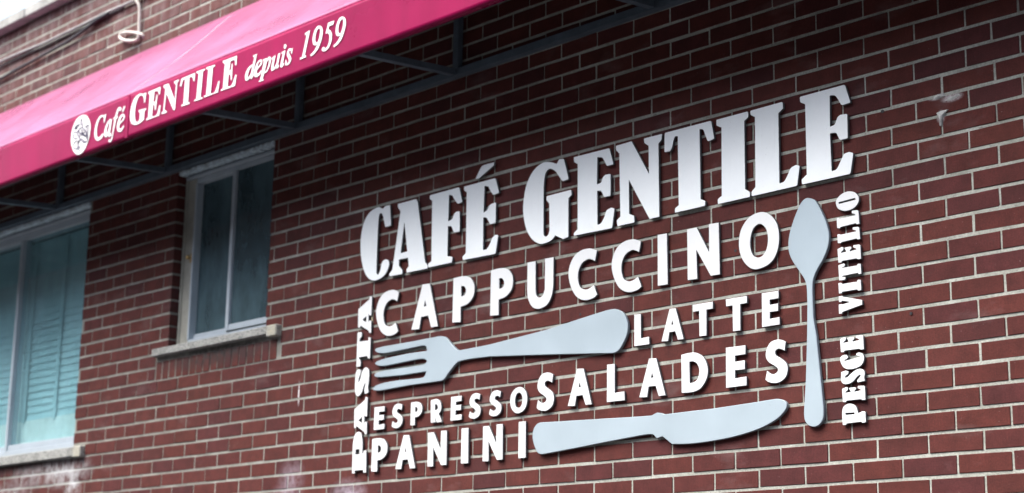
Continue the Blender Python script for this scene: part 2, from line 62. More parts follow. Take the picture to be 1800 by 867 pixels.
EMBL=[[(-4620.1,4047.8,-1),(-4628.9,4029.6,-1),(-4607.1,4009,-1),(-4608,3999.2,-1)],[(-4620.1,4047.8,-1),(-4610.2,4025.7,-1),(-4607.1,4009,-1)],[(-4651.1,4026.3,-1),(-4672.9,4018.9,-1),(-4680.5,4008.4,-1),(-4656,4007.3,-1)],[(-4679.2,4010.2,-1),(-4646,4017.2,-1),(-4635.8,4025.1,-1)],[(-4550.1,4002.9,-1),(-4568.2,3998.8,-1),(-4583,3997.9,-1)],[(-4548.4,4001.4,-1),(-4544.7,3964,-1),(-4550.5,3925.6,-1),(-4564.1,3916.5,-1)],[(-4564,3995.9,-1),(-4557.3,3958.7,-1),(-4556.4,3930.8,-1)],[(-4571.5,3916,-1),(-4595.5,3926.9,-1),(-4612.7,3942.3,-1)],[(-4564.1,3916.5,-1),(-4588.9,3933.5,-1),(-4605.5,3944.8,-1)],[(-4620.2,3941.9,-1),(-4637.8,3933.5,-1),(-4647.5,3921.5,-1),(-4641.8,3908.4,-1),(-4614.3,3900.9,-1)],[(-4623.8,3940.6,-1),(-4629.2,3925.8,-1),(-4631.3,3914.3,-1),(-4611.7,3898.4,-1)],[(-4646.5,3941.3,-1),(-4672.7,3938.6,-1),(-4679.7,3924,-1),(-4672.1,3908.5,-1),(-4632.6,3896.6,-1),(-4611.1,3878.4,-1)],[(-4691.1,3986.5,-1),(-4680.5,3992.3,-1),(-4652.7,3984.6,-1)],[(-4686.5,3981.6,-1),(-4688.7,3970,-1),(-4671.5,3956.4,-1),(-4644.7,3954.9,-1)],[(-4632.6,4002.4,-1),(-4605.7,3998.7,-1),(-4584.9,3984.4,-1),(-4581.6,3971.7,-1),(-4597.4,3967.1,-1),(-4620.7,3971.9,-1),(-4634.1,3986.7,-1),(-4632.6,4002.4,-1)],[(-4619.7,3991.7,-1),(-4611.4,3985.9,-1),(-4596.2,3984.7,-1)],[(-4614.1,3978.5,-1),(-4604.4,3974.1,-1),(-4594.8,3975.3,-1)],[(-4639.2,3995.8,-1),(-4649.1,3985.8,-1),(-4642.9,3968.5,-1),(-4622.2,3956.2,-1)],[(-4585.4,3988.5,-1),(-4572.1,3973.7,-1),(-4563.3,3948.1,-1),(-4580.5,3953.6,-1)],[(-4651.3,3974.2,-1),(-4624.9,3948.8,-1),(-4615.4,3934.9,-1)],[(-4611.2,3958,-1),(-4593,3962.2,-1),(-4560.7,3945.5,-1)],[(-4641.9,3988.3,-1),(-4624,3968.6,-1),(-4626.1,3957.1,-1)],[(-4601,3965.8,-1),(-4584.1,3952.4,-1),(-4573.1,3954.1,-1)]]
GLYPH={'C':[(0,[(988,922,0),(923,728,0),(815,770,-1),(684,793,-1),(486,742,-1),(364,619,-1),(333,474,-1),(386,309,-1),(509,229,-1),(684,211,-1),(892,267,0),(1000,68,0),(879,20,-1),(640,0,-1),(422,42,-1),(224,153,-1),(68,355,-1),(0,560,-1),(43,742,-1),(199,911,-1),(442,994,-1),(706,1000,-1),(858,970,-1)])],'A':[(0,[(378,1000,0),(656,987,0),(1000,0,0),(746,1,0),(627,275,0),(361,273,0),(302,9,0),(0,28,0)]),
 (0,[(499,636,0),(545,497,0),(456,497,0)])],'P':[(0,[(4,990,0),(270,1000,-1),(547,988,-1),(796,927,-1),(966,787,-1),(1000,635,-1),(926,481,-1),(686,366,-1),(376,331,0),(387,0,0),(0,19,0)]),
 (0,[(381,779,0),(502,773,-1),(587,710,-1),(603,634,-1),(539,578,-1),(392,558,0)])],'U':[(0,[(0,996,0),(314,992,0),(328,400,0),(358,288,-1),(458,231,-1),(593,253,-1),(679,375,0),(674,1000,0),(1000,994,0),(998,402,0),(927,195,-1),(753,46,-1),(441,0,-1),(192,77,-1),(37,260,-1),(0,457,0)])],'I':[(0,[(0,1000,0),(945,995,0),(1000,0,0),(8,5,0)])],'N':[(0,[(0,987,0),(301,986,0),(680,468,0),(681,1000,0),(983,993,0),(1000,9,0),(724,13,0),(287,558,0),(307,0,0),(8,10,0)])],'O':[(0,[(582,1000,-1),(805,906,-1),(959,718,-1),(1000,465,-1),(930,218,-1),(751,56,-1),(429,0,-1),(204,94,-1),(44,293,-1),(0,539,-1),(71,779,-1),(288,962,-1)]),
 (0,[(528,794,-1),(671,702,-1),(725,529,-1),(695,345,-1),(596,229,-1),(466,204,-1),(338,276,-1),(283,450,-1),(306,613,-1),(381,745,-1)])],'L':[(0,[(1,1000,0),(435,990,0),(443,223,0),(981,234,0),(1000,0,0),(0,5,0)])],'T':[(0,[(0,1000,0),(1000,999,0),(997,785,0),(681,785,0),(668,0,0),(321,9,0),(317,784,0),(12,783,0)])],'E':[(0,[(16,1000,0),(970,993,0),(962,772,0),(461,770,0),(456,620,0),(930,625,0),(922,404,0),(448,408,0),(449,208,0),(1000,222,0),(992,3,0),(0,0,0)])],'D':[(0,[(0,980,0),(282,1000,-1),(574,977,-1),(861,827,-1),(1000,554,-1),(956,298,-1),(735,75,-1),(416,0,-1),(8,9,0)]),
 (0,[(309,775,0),(455,770,-1),(599,701,-1),(684,526,-1),(623,326,-1),(478,245,-1),(320,231,0)])],'S':[(0,[(938,923,0),(884,715,0),(752,760,-1),(585,782,-1),(461,728,-1),(498,637,-1),(710,551,-1),(939,429,-1),(1000,267,-1),(894,99,-1),(623,4,-1),(355,0,-1),(120,43,-1),(0,104,0),(81,304,0),(228,231,-1),(396,208,-1),(553,262,-1),(555,332,-1),(403,406,-1),(169,500,-1),(38,634,-1),(78,809,-1),(253,956,-1),(525,1000,-1),(760,978,-1)])],'R':[(0,[(0,977,0),(460,1000,-1),(770,900,-1),(911,679,-1),(868,469,-1),(711,362,0),(1000,12,0),(567,0,0),(388,298,0),(457,17,0),(54,15,0)]),
 (0,[(363,777,0),(550,755,-1),(621,644,-1),(560,552,-1),(375,532,0)])],'pA':[(0,[(28,208,1.7),(0,710,1.8),(771,919,0),(829,1000,1.7),(974,970,2.2),(971,465,2.2),(828,481,1.7),(772,533,0),(774,294,0),(854,341,1.3),(984,326,1.7),(1000,0,2.2),(850,10,1.7),(808,71,0),(204,249,0),(159,199,1.3)]),
 (0,[(334,392,0),(613,478,0),(615,305,0)])],'pT':[(0,[(0,990,2.6),(259,1000,3.5),(322,958,2.6),(324,868,-1),(196,806,-1),(174,723,0),(824,711,0),(830,804,1.7),(1000,783,2.1),(995,188,2.1),(833,199,1.7),(805,271,0),(143,272,0),(286,164,-1),(315,92,-1),(302,0,2.6),(4,13,2.6)])],'pS':[(0,[(16,811,-1),(81,936,-1),(236,971,-1),(376,928,-1),(356,784,-1),(251,626,-1),(250,495,0),(387,641,-1),(485,877,-1),(707,1000,-1),(919,936,-1),(993,785,-1),(984,450,-1),(947,246,-1),(1000,88,2.5),(744,39,2.5),(691,188,-1),(742,364,-1),(765,477,0),(648,346,-1),(508,123,-1),(276,0,-1),(70,93,-1),(0,317,-1)])],'pP':[(0,[(26,12,2),(0,555,0),(26,782,-1),(141,948,-1),(386,1000,-1),(575,930,-1),(679,728,-1),(688,473,0),(773,456,0),(766,527,2),(962,534,2),(1000,0,2),(811,6,2),(804,76,0),(209,74,0),(208,6,2)]),
 (0,[(214,581,0),(488,580,0),(501,458,0),(211,457,0)])],'vO':[(0,[(599,1000,-1),(840,878,-1),(1000,611,-1),(993,340,-1),(839,106,-1),(594,0,-1),(350,14,-1),(107,174,-1),(0,453,-1),(24,698,-1),(200,905,-1),(392,994,-1)]),
 (0,[(124,535,0),(851,581,0),(867,486,0),(133,441,0)])],'vL':[(0,[(0,687,1.4),(81,708,1.4),(145,634,0),(837,654,0),(801,747,-1),(679,823,2.3),(682,1000,2.3),(926,961,2.3),(973,874,1.4),(1000,33,1.7),(888,39,1.4),(834,121,0),(172,66,0),(152,0,1.4),(11,39,1.7)])],'vE':[(0,[(0,906,1.7),(199,1000,2.3),(272,914,1.4),(240,759,-1),(164,688,-1),(147,621,0),(378,640,0),(361,711,-1),(308,851,1.1),(328,927,1.4),(575,914,1.7),(609,785,-1),(549,692,-1),(532,621,0),(838,669,0),(792,736,-1),(684,830,1.7),(686,981,2.3),(943,948,1.7),(989,883,1.1),(1000,13,1.4),(861,23,1.4),(809,92,0),(183,92,0),(162,0,1.4),(25,25,1.7)])],'vT':[(0,[(0,939,1.7),(240,1000,2.3),(295,921,1.4),(274,800,-1),(178,771,-1),(140,739,0),(815,732,0),(854,823,1.4),(983,798,1.7),(1000,202,1.7),(878,195,1.4),(842,287,0),(130,261,0),(204,207,-1),(308,143,1.4),(276,0,2.3),(24,21,1.7)])],'vI':[(0,[(0,984,1.7),(144,975,1.7),(160,852,0),(816,836,0),(855,1000,1.4),(984,953,1.7),(1000,5,1.7),(860,0,1.4),(824,126,0),(169,129,0),(130,11,1.4),(17,25,1.7)])],'vV':[(0,[(10,1000,1.4),(150,995,1.4),(186,941,0),(996,592,1.1),(1000,332,1.1),(149,91,0),(128,0,1.4),(0,25,1.4),(1,548,1.4),(133,547,1.1),(158,518,0),(500,591,0),(151,723,0),(125,657,1.4),(14,680,1.4)])],'vC':[(0,[(0,812,-1),(124,964,-1),(284,958,2.4),(344,787,2.4),(278,678,-1),(177,634,0),(187,575,0),(832,715,0),(812,783,-1),(703,820,-1),(679,935,-1),(759,1000,-1),(915,937,-1),(1000,737,-1),(993,460,-1),(901,202,-1),(688,42,-1),(398,0,-1),(163,140,-1),(35,445,-1)])],'vS':[(0,[(8,911,2.4),(230,1000,2.4),(333,888,2),(303,714,-1),(207,616,-1),(179,469,-1),(274,504,-1),(434,732,-1),(646,958,-1),(827,991,-1),(964,844,-1),(1000,569,-1),(971,353,-1),(991,80,2.4),(811,54,-1),(692,25,2.4),(674,190,-1),(765,350,-1),(829,516,-1),(784,569,-1),(663,415,-1),(529,174,-1),(370,27,-1),(187,0,-1),(48,136,-1),(0,415,-1),(15,683,-1)])],'vP':[(0,[(6,34,2),(0,662,-1),(98,921,-1),(343,1000,-1),(581,865,-1),(670,587,-1),(679,514,0),(812,541,1.6),(840,580,2),(998,550,2.4),(1000,30,2.4),(851,22,2),(800,87,0),(185,63,0),(155,0,2),(37,1,2)]),
 (0,[(143,575,0),(530,555,0),(528,472,0),(141,480,0)])]}
ROWS={'CAPPUCCINO':[('C',-2992.6,-2841.1,2847.5,3044.4),('A',-2754.4,-2585.5,2851.3,3040.6),('P',-2496.5,-2365.9,2851.3,3040.6),('P',-2270.2,-2140.7,2851.3,3040.6),('U',-2059.9,-1915.1,2847.5,3040.6),('C',-1833.6,-1682.7,2847.5,3044.4),('C',-1608.7,-1459.8,2847.5,3044.4),('I',-1380.7,-1332.8,2851.3,3040.6),('N',-1239.9,-1091.5,2851.3,3040.6),('O',-1005.1,-831.1,2847.5,3044.4)],'LATTE':[('L',-1495.1,-1421.8,2644.6,2761.3),('A',-1364,-1259.8,2644.6,2761.3),('T',-1216.2,-1124.7,2644.6,2761.3),('T',-1066.5,-973.5,2644.6,2761.3),('E',-910.6,-835.7,2644.6,2761.3)],'SALADES':[('S',-1998.6,-1905.5,2450.3,2595),('A',-1831.8,-1707.9,2453.1,2592.2),('L',-1630.6,-1542.4,2453.1,2592.2),('A',-1471.1,-1345.8,2453.1,2592.2),('D',-1271.3,-1150.8,2453.1,2592.2),('E',-1070.2,-980.4,2453.1,2592.2),('S',-900.2,-806.6,2450.3,2595)],'ESPRESSO':[('E',-2982.1,-2911.8,2454.6,2551.1),('S',-2864.2,-2794.1,2452.6,2553.1),('P',-2742.8,-2670.3,2454.6,2551.1),('R',-2617.7,-2545.5,2454.6,2551.1),('E',-2493.5,-2427,2454.6,2551.1),('S',-2383.8,-2315,2452.6,2553.1),('S',-2265.4,-2195.2,2452.6,2553.1),('O',-2145.8,-2051.1,2452.6,2553.1)],'PANINI':[('P',-2989.6,-2887.3,2279,2419),('A',-2831.1,-2705.4,2279,2419),('N',-2629,-2511.9,2279,2419),('I',-2425.3,-2382.4,2279,2419),('N',-2298.6,-2184.1,2279,2419),('I',-2096,-2055.3,2279,2419)],'PASTA':[('pP',-3120.6,-3023.7,2278.9,2455.7),('pA',-3118,-3028.3,2440.9,2601.6),('pS',-3120,-3025.6,2608.8,2728.7),('pT',-3115.8,-3024,2736.3,2888.1),('pA',-3116.3,-3021.8,2875.5,3037.5)],'PESCE':[('vP',-593,-503.6,2287.8,2354.7),('vE',-591.2,-502.3,2360.6,2409.7),('vS',-594.4,-501.8,2418.3,2463.1),('vC',-595,-503.4,2464.8,2515.4),('vE',-593.9,-502.6,2522.8,2572.2)],'VITELLO':[('vV',-594.9,-503.5,2649.2,2708.3),('vI',-594.2,-505.1,2716.3,2752.8),('vT',-592.3,-503.1,2759,2815),('vE',-593.9,-503,2818.6,2870.8),('vL',-593.1,-503.6,2883.5,2929.2),('vL',-593.9,-504.8,2934,2985.4),('vO',-594.7,-504.9,2988.6,3051.8)]}


# ---------------------------------------------------------------- node helpers
class NT:
    def __init__(s, name):
        s.m = bpy.data.materials.new(name); s.m.use_nodes = True; s.t = s.m.node_tree; s.b = s.t.nodes['Principled BSDF']
    def n(s, typ, **kw):
        x = s.t.nodes.new(typ)
        for k, v in kw.items(): setattr(x, k, v)
        return x
    def set(s, sock, v):
        if hasattr(v, 'bl_rna') and v.bl_rna.identifier.startswith('NodeSocket'): s.t.links.new(v, sock)
        elif v is not None: sock.default_value = v
    def math(s, op, a, b=None, c=None, clamp=False):
        x = s.n('ShaderNodeMath', operation=op); x.use_clamp = clamp
        for i, v in enumerate((a, b, c)):
            if v is not None: s.set(x.inputs[i], v)
        return x.outputs[0]
    def pos(s, scale=(1, 1, 1), loc=(0, 0, 0)):
        g = s.n('ShaderNodeNewGeometry'); mp = s.n('ShaderNodeMapping')
        s.t.links.new(g.outputs['Position'], mp.inputs[0]); mp.inputs['Scale'].default_value = scale; mp.inputs['Location'].default_value = loc
        return mp.outputs[0]
    def noise(s, scale, detail=3, rough=.55, vec=None):
        x = s.n('ShaderNodeTexNoise'); s.t.links.new(vec or s.pos(), x.inputs['Vector'])
        x.inputs['Scale'].default_value = scale; x.inputs['Detail'].default_value = detail; x.inputs['Roughness'].default_value = rough
        return x.outputs[0]
    def rng(s, v, a, b, c=0., d=1.):
        x = s.n('ShaderNodeMapRange'); x.clamp = True
        s.set(x.inputs[0], v)
        for i, q in enumerate((a, b, c, d)): s.set(x.inputs[i + 1], q)
        return x.outputs[0]
    def ramp(s, v, stops, interp='LINEAR'):
        x = s.n('ShaderNodeValToRGB'); x.color_ramp.interpolation = interp
        e = x.color_ramp.elements
        while len(e) < len(stops): e.new(.5)
        for q, (p, c) in zip(e, stops): q.position = p; q.color = (*c, 1)
        s.set(x.inputs[0], v); return x.outputs[0]
    def mix(s, f, a, b, mode='MIX'):
        x = s.n('ShaderNodeMix', data_type='RGBA', blend_type=mode)
        s.set(x.inputs[0], f)
        for i, v in ((6, a), (7, b)):
            if isinstance(v, tuple): v = (*v, 1) if len(v) == 3 else v
            s.set(x.inputs[i], v)
        return x.outputs[2]
    def val(s, c, f):      # multiply a colour by a value
        cc = s.n('ShaderNodeCombineColor')
        for i in range(3): s.t.links.new(f, cc.inputs[i])
        return s.mix(1., c, cc.outputs[0], 'MULTIPLY')
    def bump(s, h, strength, dist):
        x = s.n('ShaderNodeBump'); s.set(x.inputs['Height'], h); x.inputs['Strength'].default_value = strength; x.inputs['Distance'].default_value = dist
        s.t.links.new(x.outputs[0], s.b.inputs['Normal']); return x
    def out(s, base=None, rough=None, spec=None, metal=None):
        for k, v in (('Base Color', base), ('Roughness', rough), ('Specular IOR Level', spec), ('Metallic', metal)):
            if v is not None:
                if isinstance(v, tuple) and len(v) == 3: v = (*v, 1)
                s.set(s.b.inputs[k], v)
        return s.m
    def stain(s, spots, nscale=18., sharp=(.35, .75)):
        # patches with a ragged outline at places on the wall: (x, z, half width, half height, strength)
        nz = s.noise(nscale, 4, .65); tot = None
        for (x, z, rx, rz, k) in spots:
            ln = s.n('ShaderNodeVectorMath', operation='LENGTH')
            s.t.links.new(s.pos((1 / rx, 0, 1 / rz), (-x / rx, 0, -z / rz)), ln.inputs[0])
            v = s.math('MULTIPLY', s.rng(ln.outputs['Value'], .15, 1.15, 1, 0), k)
            tot = v if tot is None else s.math('MAXIMUM', tot, v)
        return s.math('MULTIPLY', tot, s.rng(nz, *sharp), clamp=True)

# ---------------------------------------------------------------- materials
SPRAY = [(-3.57, 2.285, .10, .085, .55), (-3.16, 2.19, .13, .075, .8), (-3.60, 2.215, .12, .06, .55)]
SILLWASH = [(-5.62, 2.44, .30, .09, .8), (-5.50, 2.36, .09, .16, .8), (-5.95, 2.43, .25, .07, .5), (-6.2, 2.34, .25, .08, .4)]
def brick_material():
    k = NT('red_brick')
    oi = k.n('ShaderNodeObjectInfo'); ge = k.n('ShaderNodeNewGeometry')
    r = k.math('FRACT', k.math('ADD', oi.outputs['Random'], ge.outputs['Random Per Island']))
    c = k.ramp(r, [(0, (0.0716, 0.0154, 0.0130)), (.22, (0.0790, 0.0181, 0.0142)), (.42, (0.0653, 0.0145, 0.0138)), (.6, (0.0832, 0.0199, 0.0156)), (.8, (0.0685, 0.0158, 0.0160)), (.93, (0.0558, 0.0136, 0.0142)), (1, (0.0748, 0.0176, 0.0125))])
    streak = k.noise(1, 4, .6, k.pos((420, 60, 26)))
    blot = k.noise(14, 4, .6); fine = k.noise(160, 3, .7)
    f = k.math('MULTIPLY', k.rng(streak, .25, .75, .84, 1.14), k.math('MULTIPLY', k.rng(blot, .25, .75, .72, 1.26), k.rng(fine, .2, .8, .74, 1.24)))
    c = k.val(c, f)
    c = k.mix(k.math('MULTIPLY', k.rng(k.noise(300, 2, .6), .66, .74), .7), c, (.03, .016, .014))          # pits
    c = k.mix(k.math('MULTIPLY', k.rng(k.noise(95, 3, .6), .70, .78), .45), c, (.42, .38, .36))           # lime specks
    wash = k.math('MULTIPLY', k.rng(k.noise(3.2, 5, .6, k.pos((1, 1, 2.2))), .58, .80), .16)
    c = k.mix(wash, c, (.40, .34, .34))
    sp = k.n('ShaderNodeSeparateXYZ'); k.t.links.new(ge.outputs['Position'], sp.inputs[0])
    up = k.math('MULTIPLY', k.rng(sp.outputs[2], 4.5, 5.0), k.rng(k.noise(7, 5, .65, k.pos((2.4, 1, .8))), .42, .76, .05, .36))
    c = k.mix(up, c, (.46, .42, .43))                                                                     # salts below the coping, with the washed-out haze painted in
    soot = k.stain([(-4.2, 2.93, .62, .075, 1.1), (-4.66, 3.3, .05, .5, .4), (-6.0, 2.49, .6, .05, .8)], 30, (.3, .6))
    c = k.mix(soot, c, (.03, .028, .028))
    c = k.mix(k.stain(SPRAY, 22, (.3, .8)), c, (.55, .50, .60)); c = k.mix(k.stain(SILLWASH, 20, (.34, .62)), c, (.50, .53, .55))
    c = k.mix(k.stain([(-.15, 3.289, .04, .014, 1.1), (-.205, 3.30, .03, .008, 1.), (-.193, 3.235, .016, .022, .9), (-3.542, 2.663, .005, .055, 2.2)], 90, (.25, .6)), c, (.62, .60, .62))
    k.bump(k.math('ADD', k.math('MULTIPLY', streak, .5), k.math('ADD', fine, k.math('MULTIPLY', blot, .6))), .55, .0016)
    return k.out(c, .82, .25)
def mortar_material():
    k = NT('mortar')
    a = k.noise(9, 5, .6); b = k.noise(140, 4, .7); d = k.noise(2.2, 4, .6)
    c = k.ramp(a, [(.25, (.26, .268, .235)), (.5, (.365, .38, .34)), (.75, (.45, .47, .435))])
    c = k.val(c, k.math('MULTIPLY', k.rng(b, .2, .8, .55, 1.3), k.rng(d, .3, .7, .8, 1.12)))
    ge = k.n('ShaderNodeNewGeometry'); sp = k.n('ShaderNodeSeparateXYZ'); k.t.links.new(ge.outputs['Position'], sp.inputs[0])
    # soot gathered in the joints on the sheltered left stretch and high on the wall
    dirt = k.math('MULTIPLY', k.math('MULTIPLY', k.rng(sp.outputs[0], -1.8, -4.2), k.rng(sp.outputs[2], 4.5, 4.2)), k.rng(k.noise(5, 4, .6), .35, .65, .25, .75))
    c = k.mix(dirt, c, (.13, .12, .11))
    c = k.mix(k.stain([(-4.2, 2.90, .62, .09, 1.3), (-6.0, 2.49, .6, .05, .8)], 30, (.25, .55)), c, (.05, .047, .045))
    hole = k.rng(k.noise(11, 3, .6, k.pos((1, 1, 6))), .68, .74)
    c = k.mix(k.math('MULTIPLY', hole, .8), c, (.06, .055, .05))
    c = k.mix(k.stain(SILLWASH, 20, (.2, .5)), c, (.55, .58, .60)); c = k.mix(k.stain(SPRAY, 22, (.3, .8)), c, (.6, .58, .66))
    k.bump(k.math('ADD', b, k.math('MULTIPLY', a, 1.5)), .8, .003)
    return k.out(c, .95, .1)
def letter_face(name, base, var=.06, brush=True, rough=.42, metal=0.):
    k = NT(name)
    a = k.noise(5, 4, .6); b = k.noise(1, 3, .6, k.pos((700, 700, 22)) if brush else k.pos((60, 60, 60)))
    g = k.noise(1, 5, .65, k.pos((46, 30, 7)))
    f = k.math('MULTIPLY', k.rng(a, .3, .7, 1 - var, 1 + var * .3), k.rng(b, .2, .8, .98, 1.01))
    c = k.val((*base, 1), f) if False else k.mix(1., base, k.val((1., 1., 1.), f), 'MULTIPLY')
    c = k.mix(k.rng(g, .60, .80, 0, .07), c, (.33, .33, .33))        # rain streaks
    c = k.mix(k.math('MULTIPLY', k.rng(k.noise(160, 2, .5), .73, .78), .35), c, (.2, .2, .2))
    k.bump(b, .08, .0005)
    return k.out(c, k.rng(a, .3, .7, rough - .06, rough + .1), .4, metal)
def plain(name, base, rough=.6, spec=.4, metal=0, var=.2, scale=12, bump=0.15, bscale=120, bd=.002):
    k = NT(name)
    n1 = k.noise(scale, 4, .6); n2 = k.noise(bscale, 3, .6)
    c = k.mix(1., base, k.val((1., 1., 1.), k.math('MULTIPLY', k.rng(n1, .25, .75, 1 - var, 1 + var), k.rng(n2, .2, .8, 1 - var * .5, 1 + var * .5))), 'MULTIPLY')
    k.bump(n2, bump, bd)
    return k.out(c, rough, spec, metal)
def stone_material():
    k = NT('sill_stone')
    a = k.noise(190, 2, .6); b = k.noise(14, 4, .6)
    c = k.ramp(a, [(.34, (.07, .075, .075)), (.48, (.26, .27, .26)), (.62, (.42, .43, .41))])
    c = k.val(c, k.rng(b, .25, .75, .7, 1.2))
    c = k.mix(k.stain([(-3.73, 2.97, .055, .06, 1.1), (-5.43, 2.53, .06, .06, .9)], 70, (.25, .7)), c, (.42, .40, .30))
    k.bump(a, .7, .003)
    return k.out(c, .9, .2)
def fabric_material(name, base, rough=.22, spec=.35):
    k = NT(name)
    w = k.noise(1, 2, .5, k.pos((900, 900, 900))); a = k.noise(2.5, 4, .6); d = k.noise(1, 4, .6, k.pos((10, 6, 1.5)))
    c = k.mix(1., base, k.val((1., 1., 1.), k.math('MULTIPLY', k.rng(a, .3, .7, .86, 1.08), k.rng(d, .3, .7, .92, 1.06))), 'MULTIPLY')
    c = k.mix(k.math('MULTIPLY', k.rng(k.noise(26, 3, .6), .76, .80), .35), c, (.6, .45, .5))
    k.bump(k.math('ADD', w, k.math('MULTIPLY', a, .5)), .12, .001)
    return k.out(c, k.rng(a, .3, .7, rough - .05, rough + .08), spec)
def glass_material(name, tint, dirt=.06, dcol=(.5, .55, .55)):
    k = NT(name); t = k.t
    lw = k.n('ShaderNodeLayerWeight'); lw.inputs[0].default_value = .5
    fr = k.math('MULTIPLY_ADD', k.math('POWER', lw.outputs['Facing'], 5.), .94, .06)
    tr = k.n('ShaderNodeBsdfTransparent'); tr.inputs[0].default_value = (*tint, 1)
    gl = k.n('ShaderNodeBsdfGlossy'); gl.inputs['Roughness'].default_value = .03
    df = k.n('ShaderNodeBsdfDiffuse'); df.inputs[0].default_value = (*dcol, 1)
    m1 = k.n('ShaderNodeMixShader'); t.links.new(fr, m1.inputs[0]); t.links.new(tr.outputs[0], m1.inputs[1]); t.links.new(gl.outputs[0], m1.inputs[2])
    m2 = k.n('ShaderNodeMixShader'); t.links.new(k.rng(k.noise(4, 5, .65, k.pos((1, 1, .45))), .3, .75, dirt * .3, dirt * 1.8), m2.inputs[0])
    t.links.new(m1.outputs[0], m2.inputs[1]); t.links.new(df.outputs[0], m2.inputs[2])
    t.links.new(m2.outputs[0], t.nodes['Material Output'].inputs[0])
    return k.m

M = dict(
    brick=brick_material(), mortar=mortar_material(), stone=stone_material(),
    white=letter_face('white_painted_letter', (.85, .91, .935), .04, False),
    white2=letter_face('white_small_letter', (.69, .72, .735), .03, False),
    silver=letter_face('pale_blue_grey_paint', (.365, .45, .505), .05, True, .36, .15),
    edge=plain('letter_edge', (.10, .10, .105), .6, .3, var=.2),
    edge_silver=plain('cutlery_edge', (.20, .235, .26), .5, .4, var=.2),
    fabric=fabric_material('crimson_vinyl', (.235, .005, .056), .3, .08), shaded_back=plain('awning_shaded_back', (.018, .012, .016), .85, .1),  # dark back of the awning cloth: underside shade put into its colour
    steel=plain('painted_steel', (.12, .155, .195), .42, .5, metal=.35, var=.25),
    print=plain('white_print', (.66, .66, .67), .5, .35, var=.03, bump=.03), ink=plain('grey_ink', (.05, .045, .09), .6, .2),
    frame=plain('white_window_frame', (.36, .42, .47), .45, .4, var=.12, scale=6), cream=plain('cream_casing', (.30, .305, .27), .55, .35, var=.25, scale=9),
    brass=plain('brass', (.55, .38, .16), .35, .5, metal=.8), blind=plain('blind_slat', (.38, .58, .62), .6, .3, var=.08, scale=3, bump=.02),
    shade=plain('pale_shade', (.66, .76, .74), .8, .2, var=.22, scale=7), frost=None, inside=plain('dark_interior', (.05, .055, .06), .9, .1),
    roof=plain('roofing', (.06, .06, .065), .9, .2), concrete=plain('coping_concrete', (.30, .31, .30), .9, .2, var=.35, scale=9, bump=.5, bscale=70, bd=.004),
    asphalt=plain('asphalt', (.042, .042, .045), .9, .3, var=.25, scale=3, bump=.5, bscale=160, bd=.005), walk=plain('sidewalk_concrete', (.15, .148, .14), .9, .2, var=.2, scale=2.5, bump=.3, bscale=120, bd=.003),
    kerb=plain('kerb_stone', (.30, .30, .29), .85, .2), black=plain('black_cable', (.02, .02, .024), .5, .4), grey=plain('grey_conduit', (.25, .26, .26), .55, .4, var=.25), wcable=plain('white_cable', (.50, .48, .44), .5, .4, var=.15),
    smear=plain('mortar_smear', (.42, .43, .42), .95, .1, var=.35, scale=60, bump=.8, bscale=200, bd=.002), line=plain('yellow_line', (.6, .45, .08), .8, .2),
    rust=plain('old_caulk', (.50, .60, .66), .8, .2, var=.45, scale=40, bump=.8, bscale=90, bd=.004),
)
M['canopy'] = fabric_material('sheen_paled_vinyl', (.25, .062, .142), .3, .3)  # crimson vinyl paled in its base colour to stand in for sky sheen
M['glass'] = glass_material('window_glass', (.88, .96, .97), .10, (.42, .66, .72))
M['glass2'] = glass_material('frosted_dark_glass', (.20, .26, .28), .38, (.14, .23, .27))

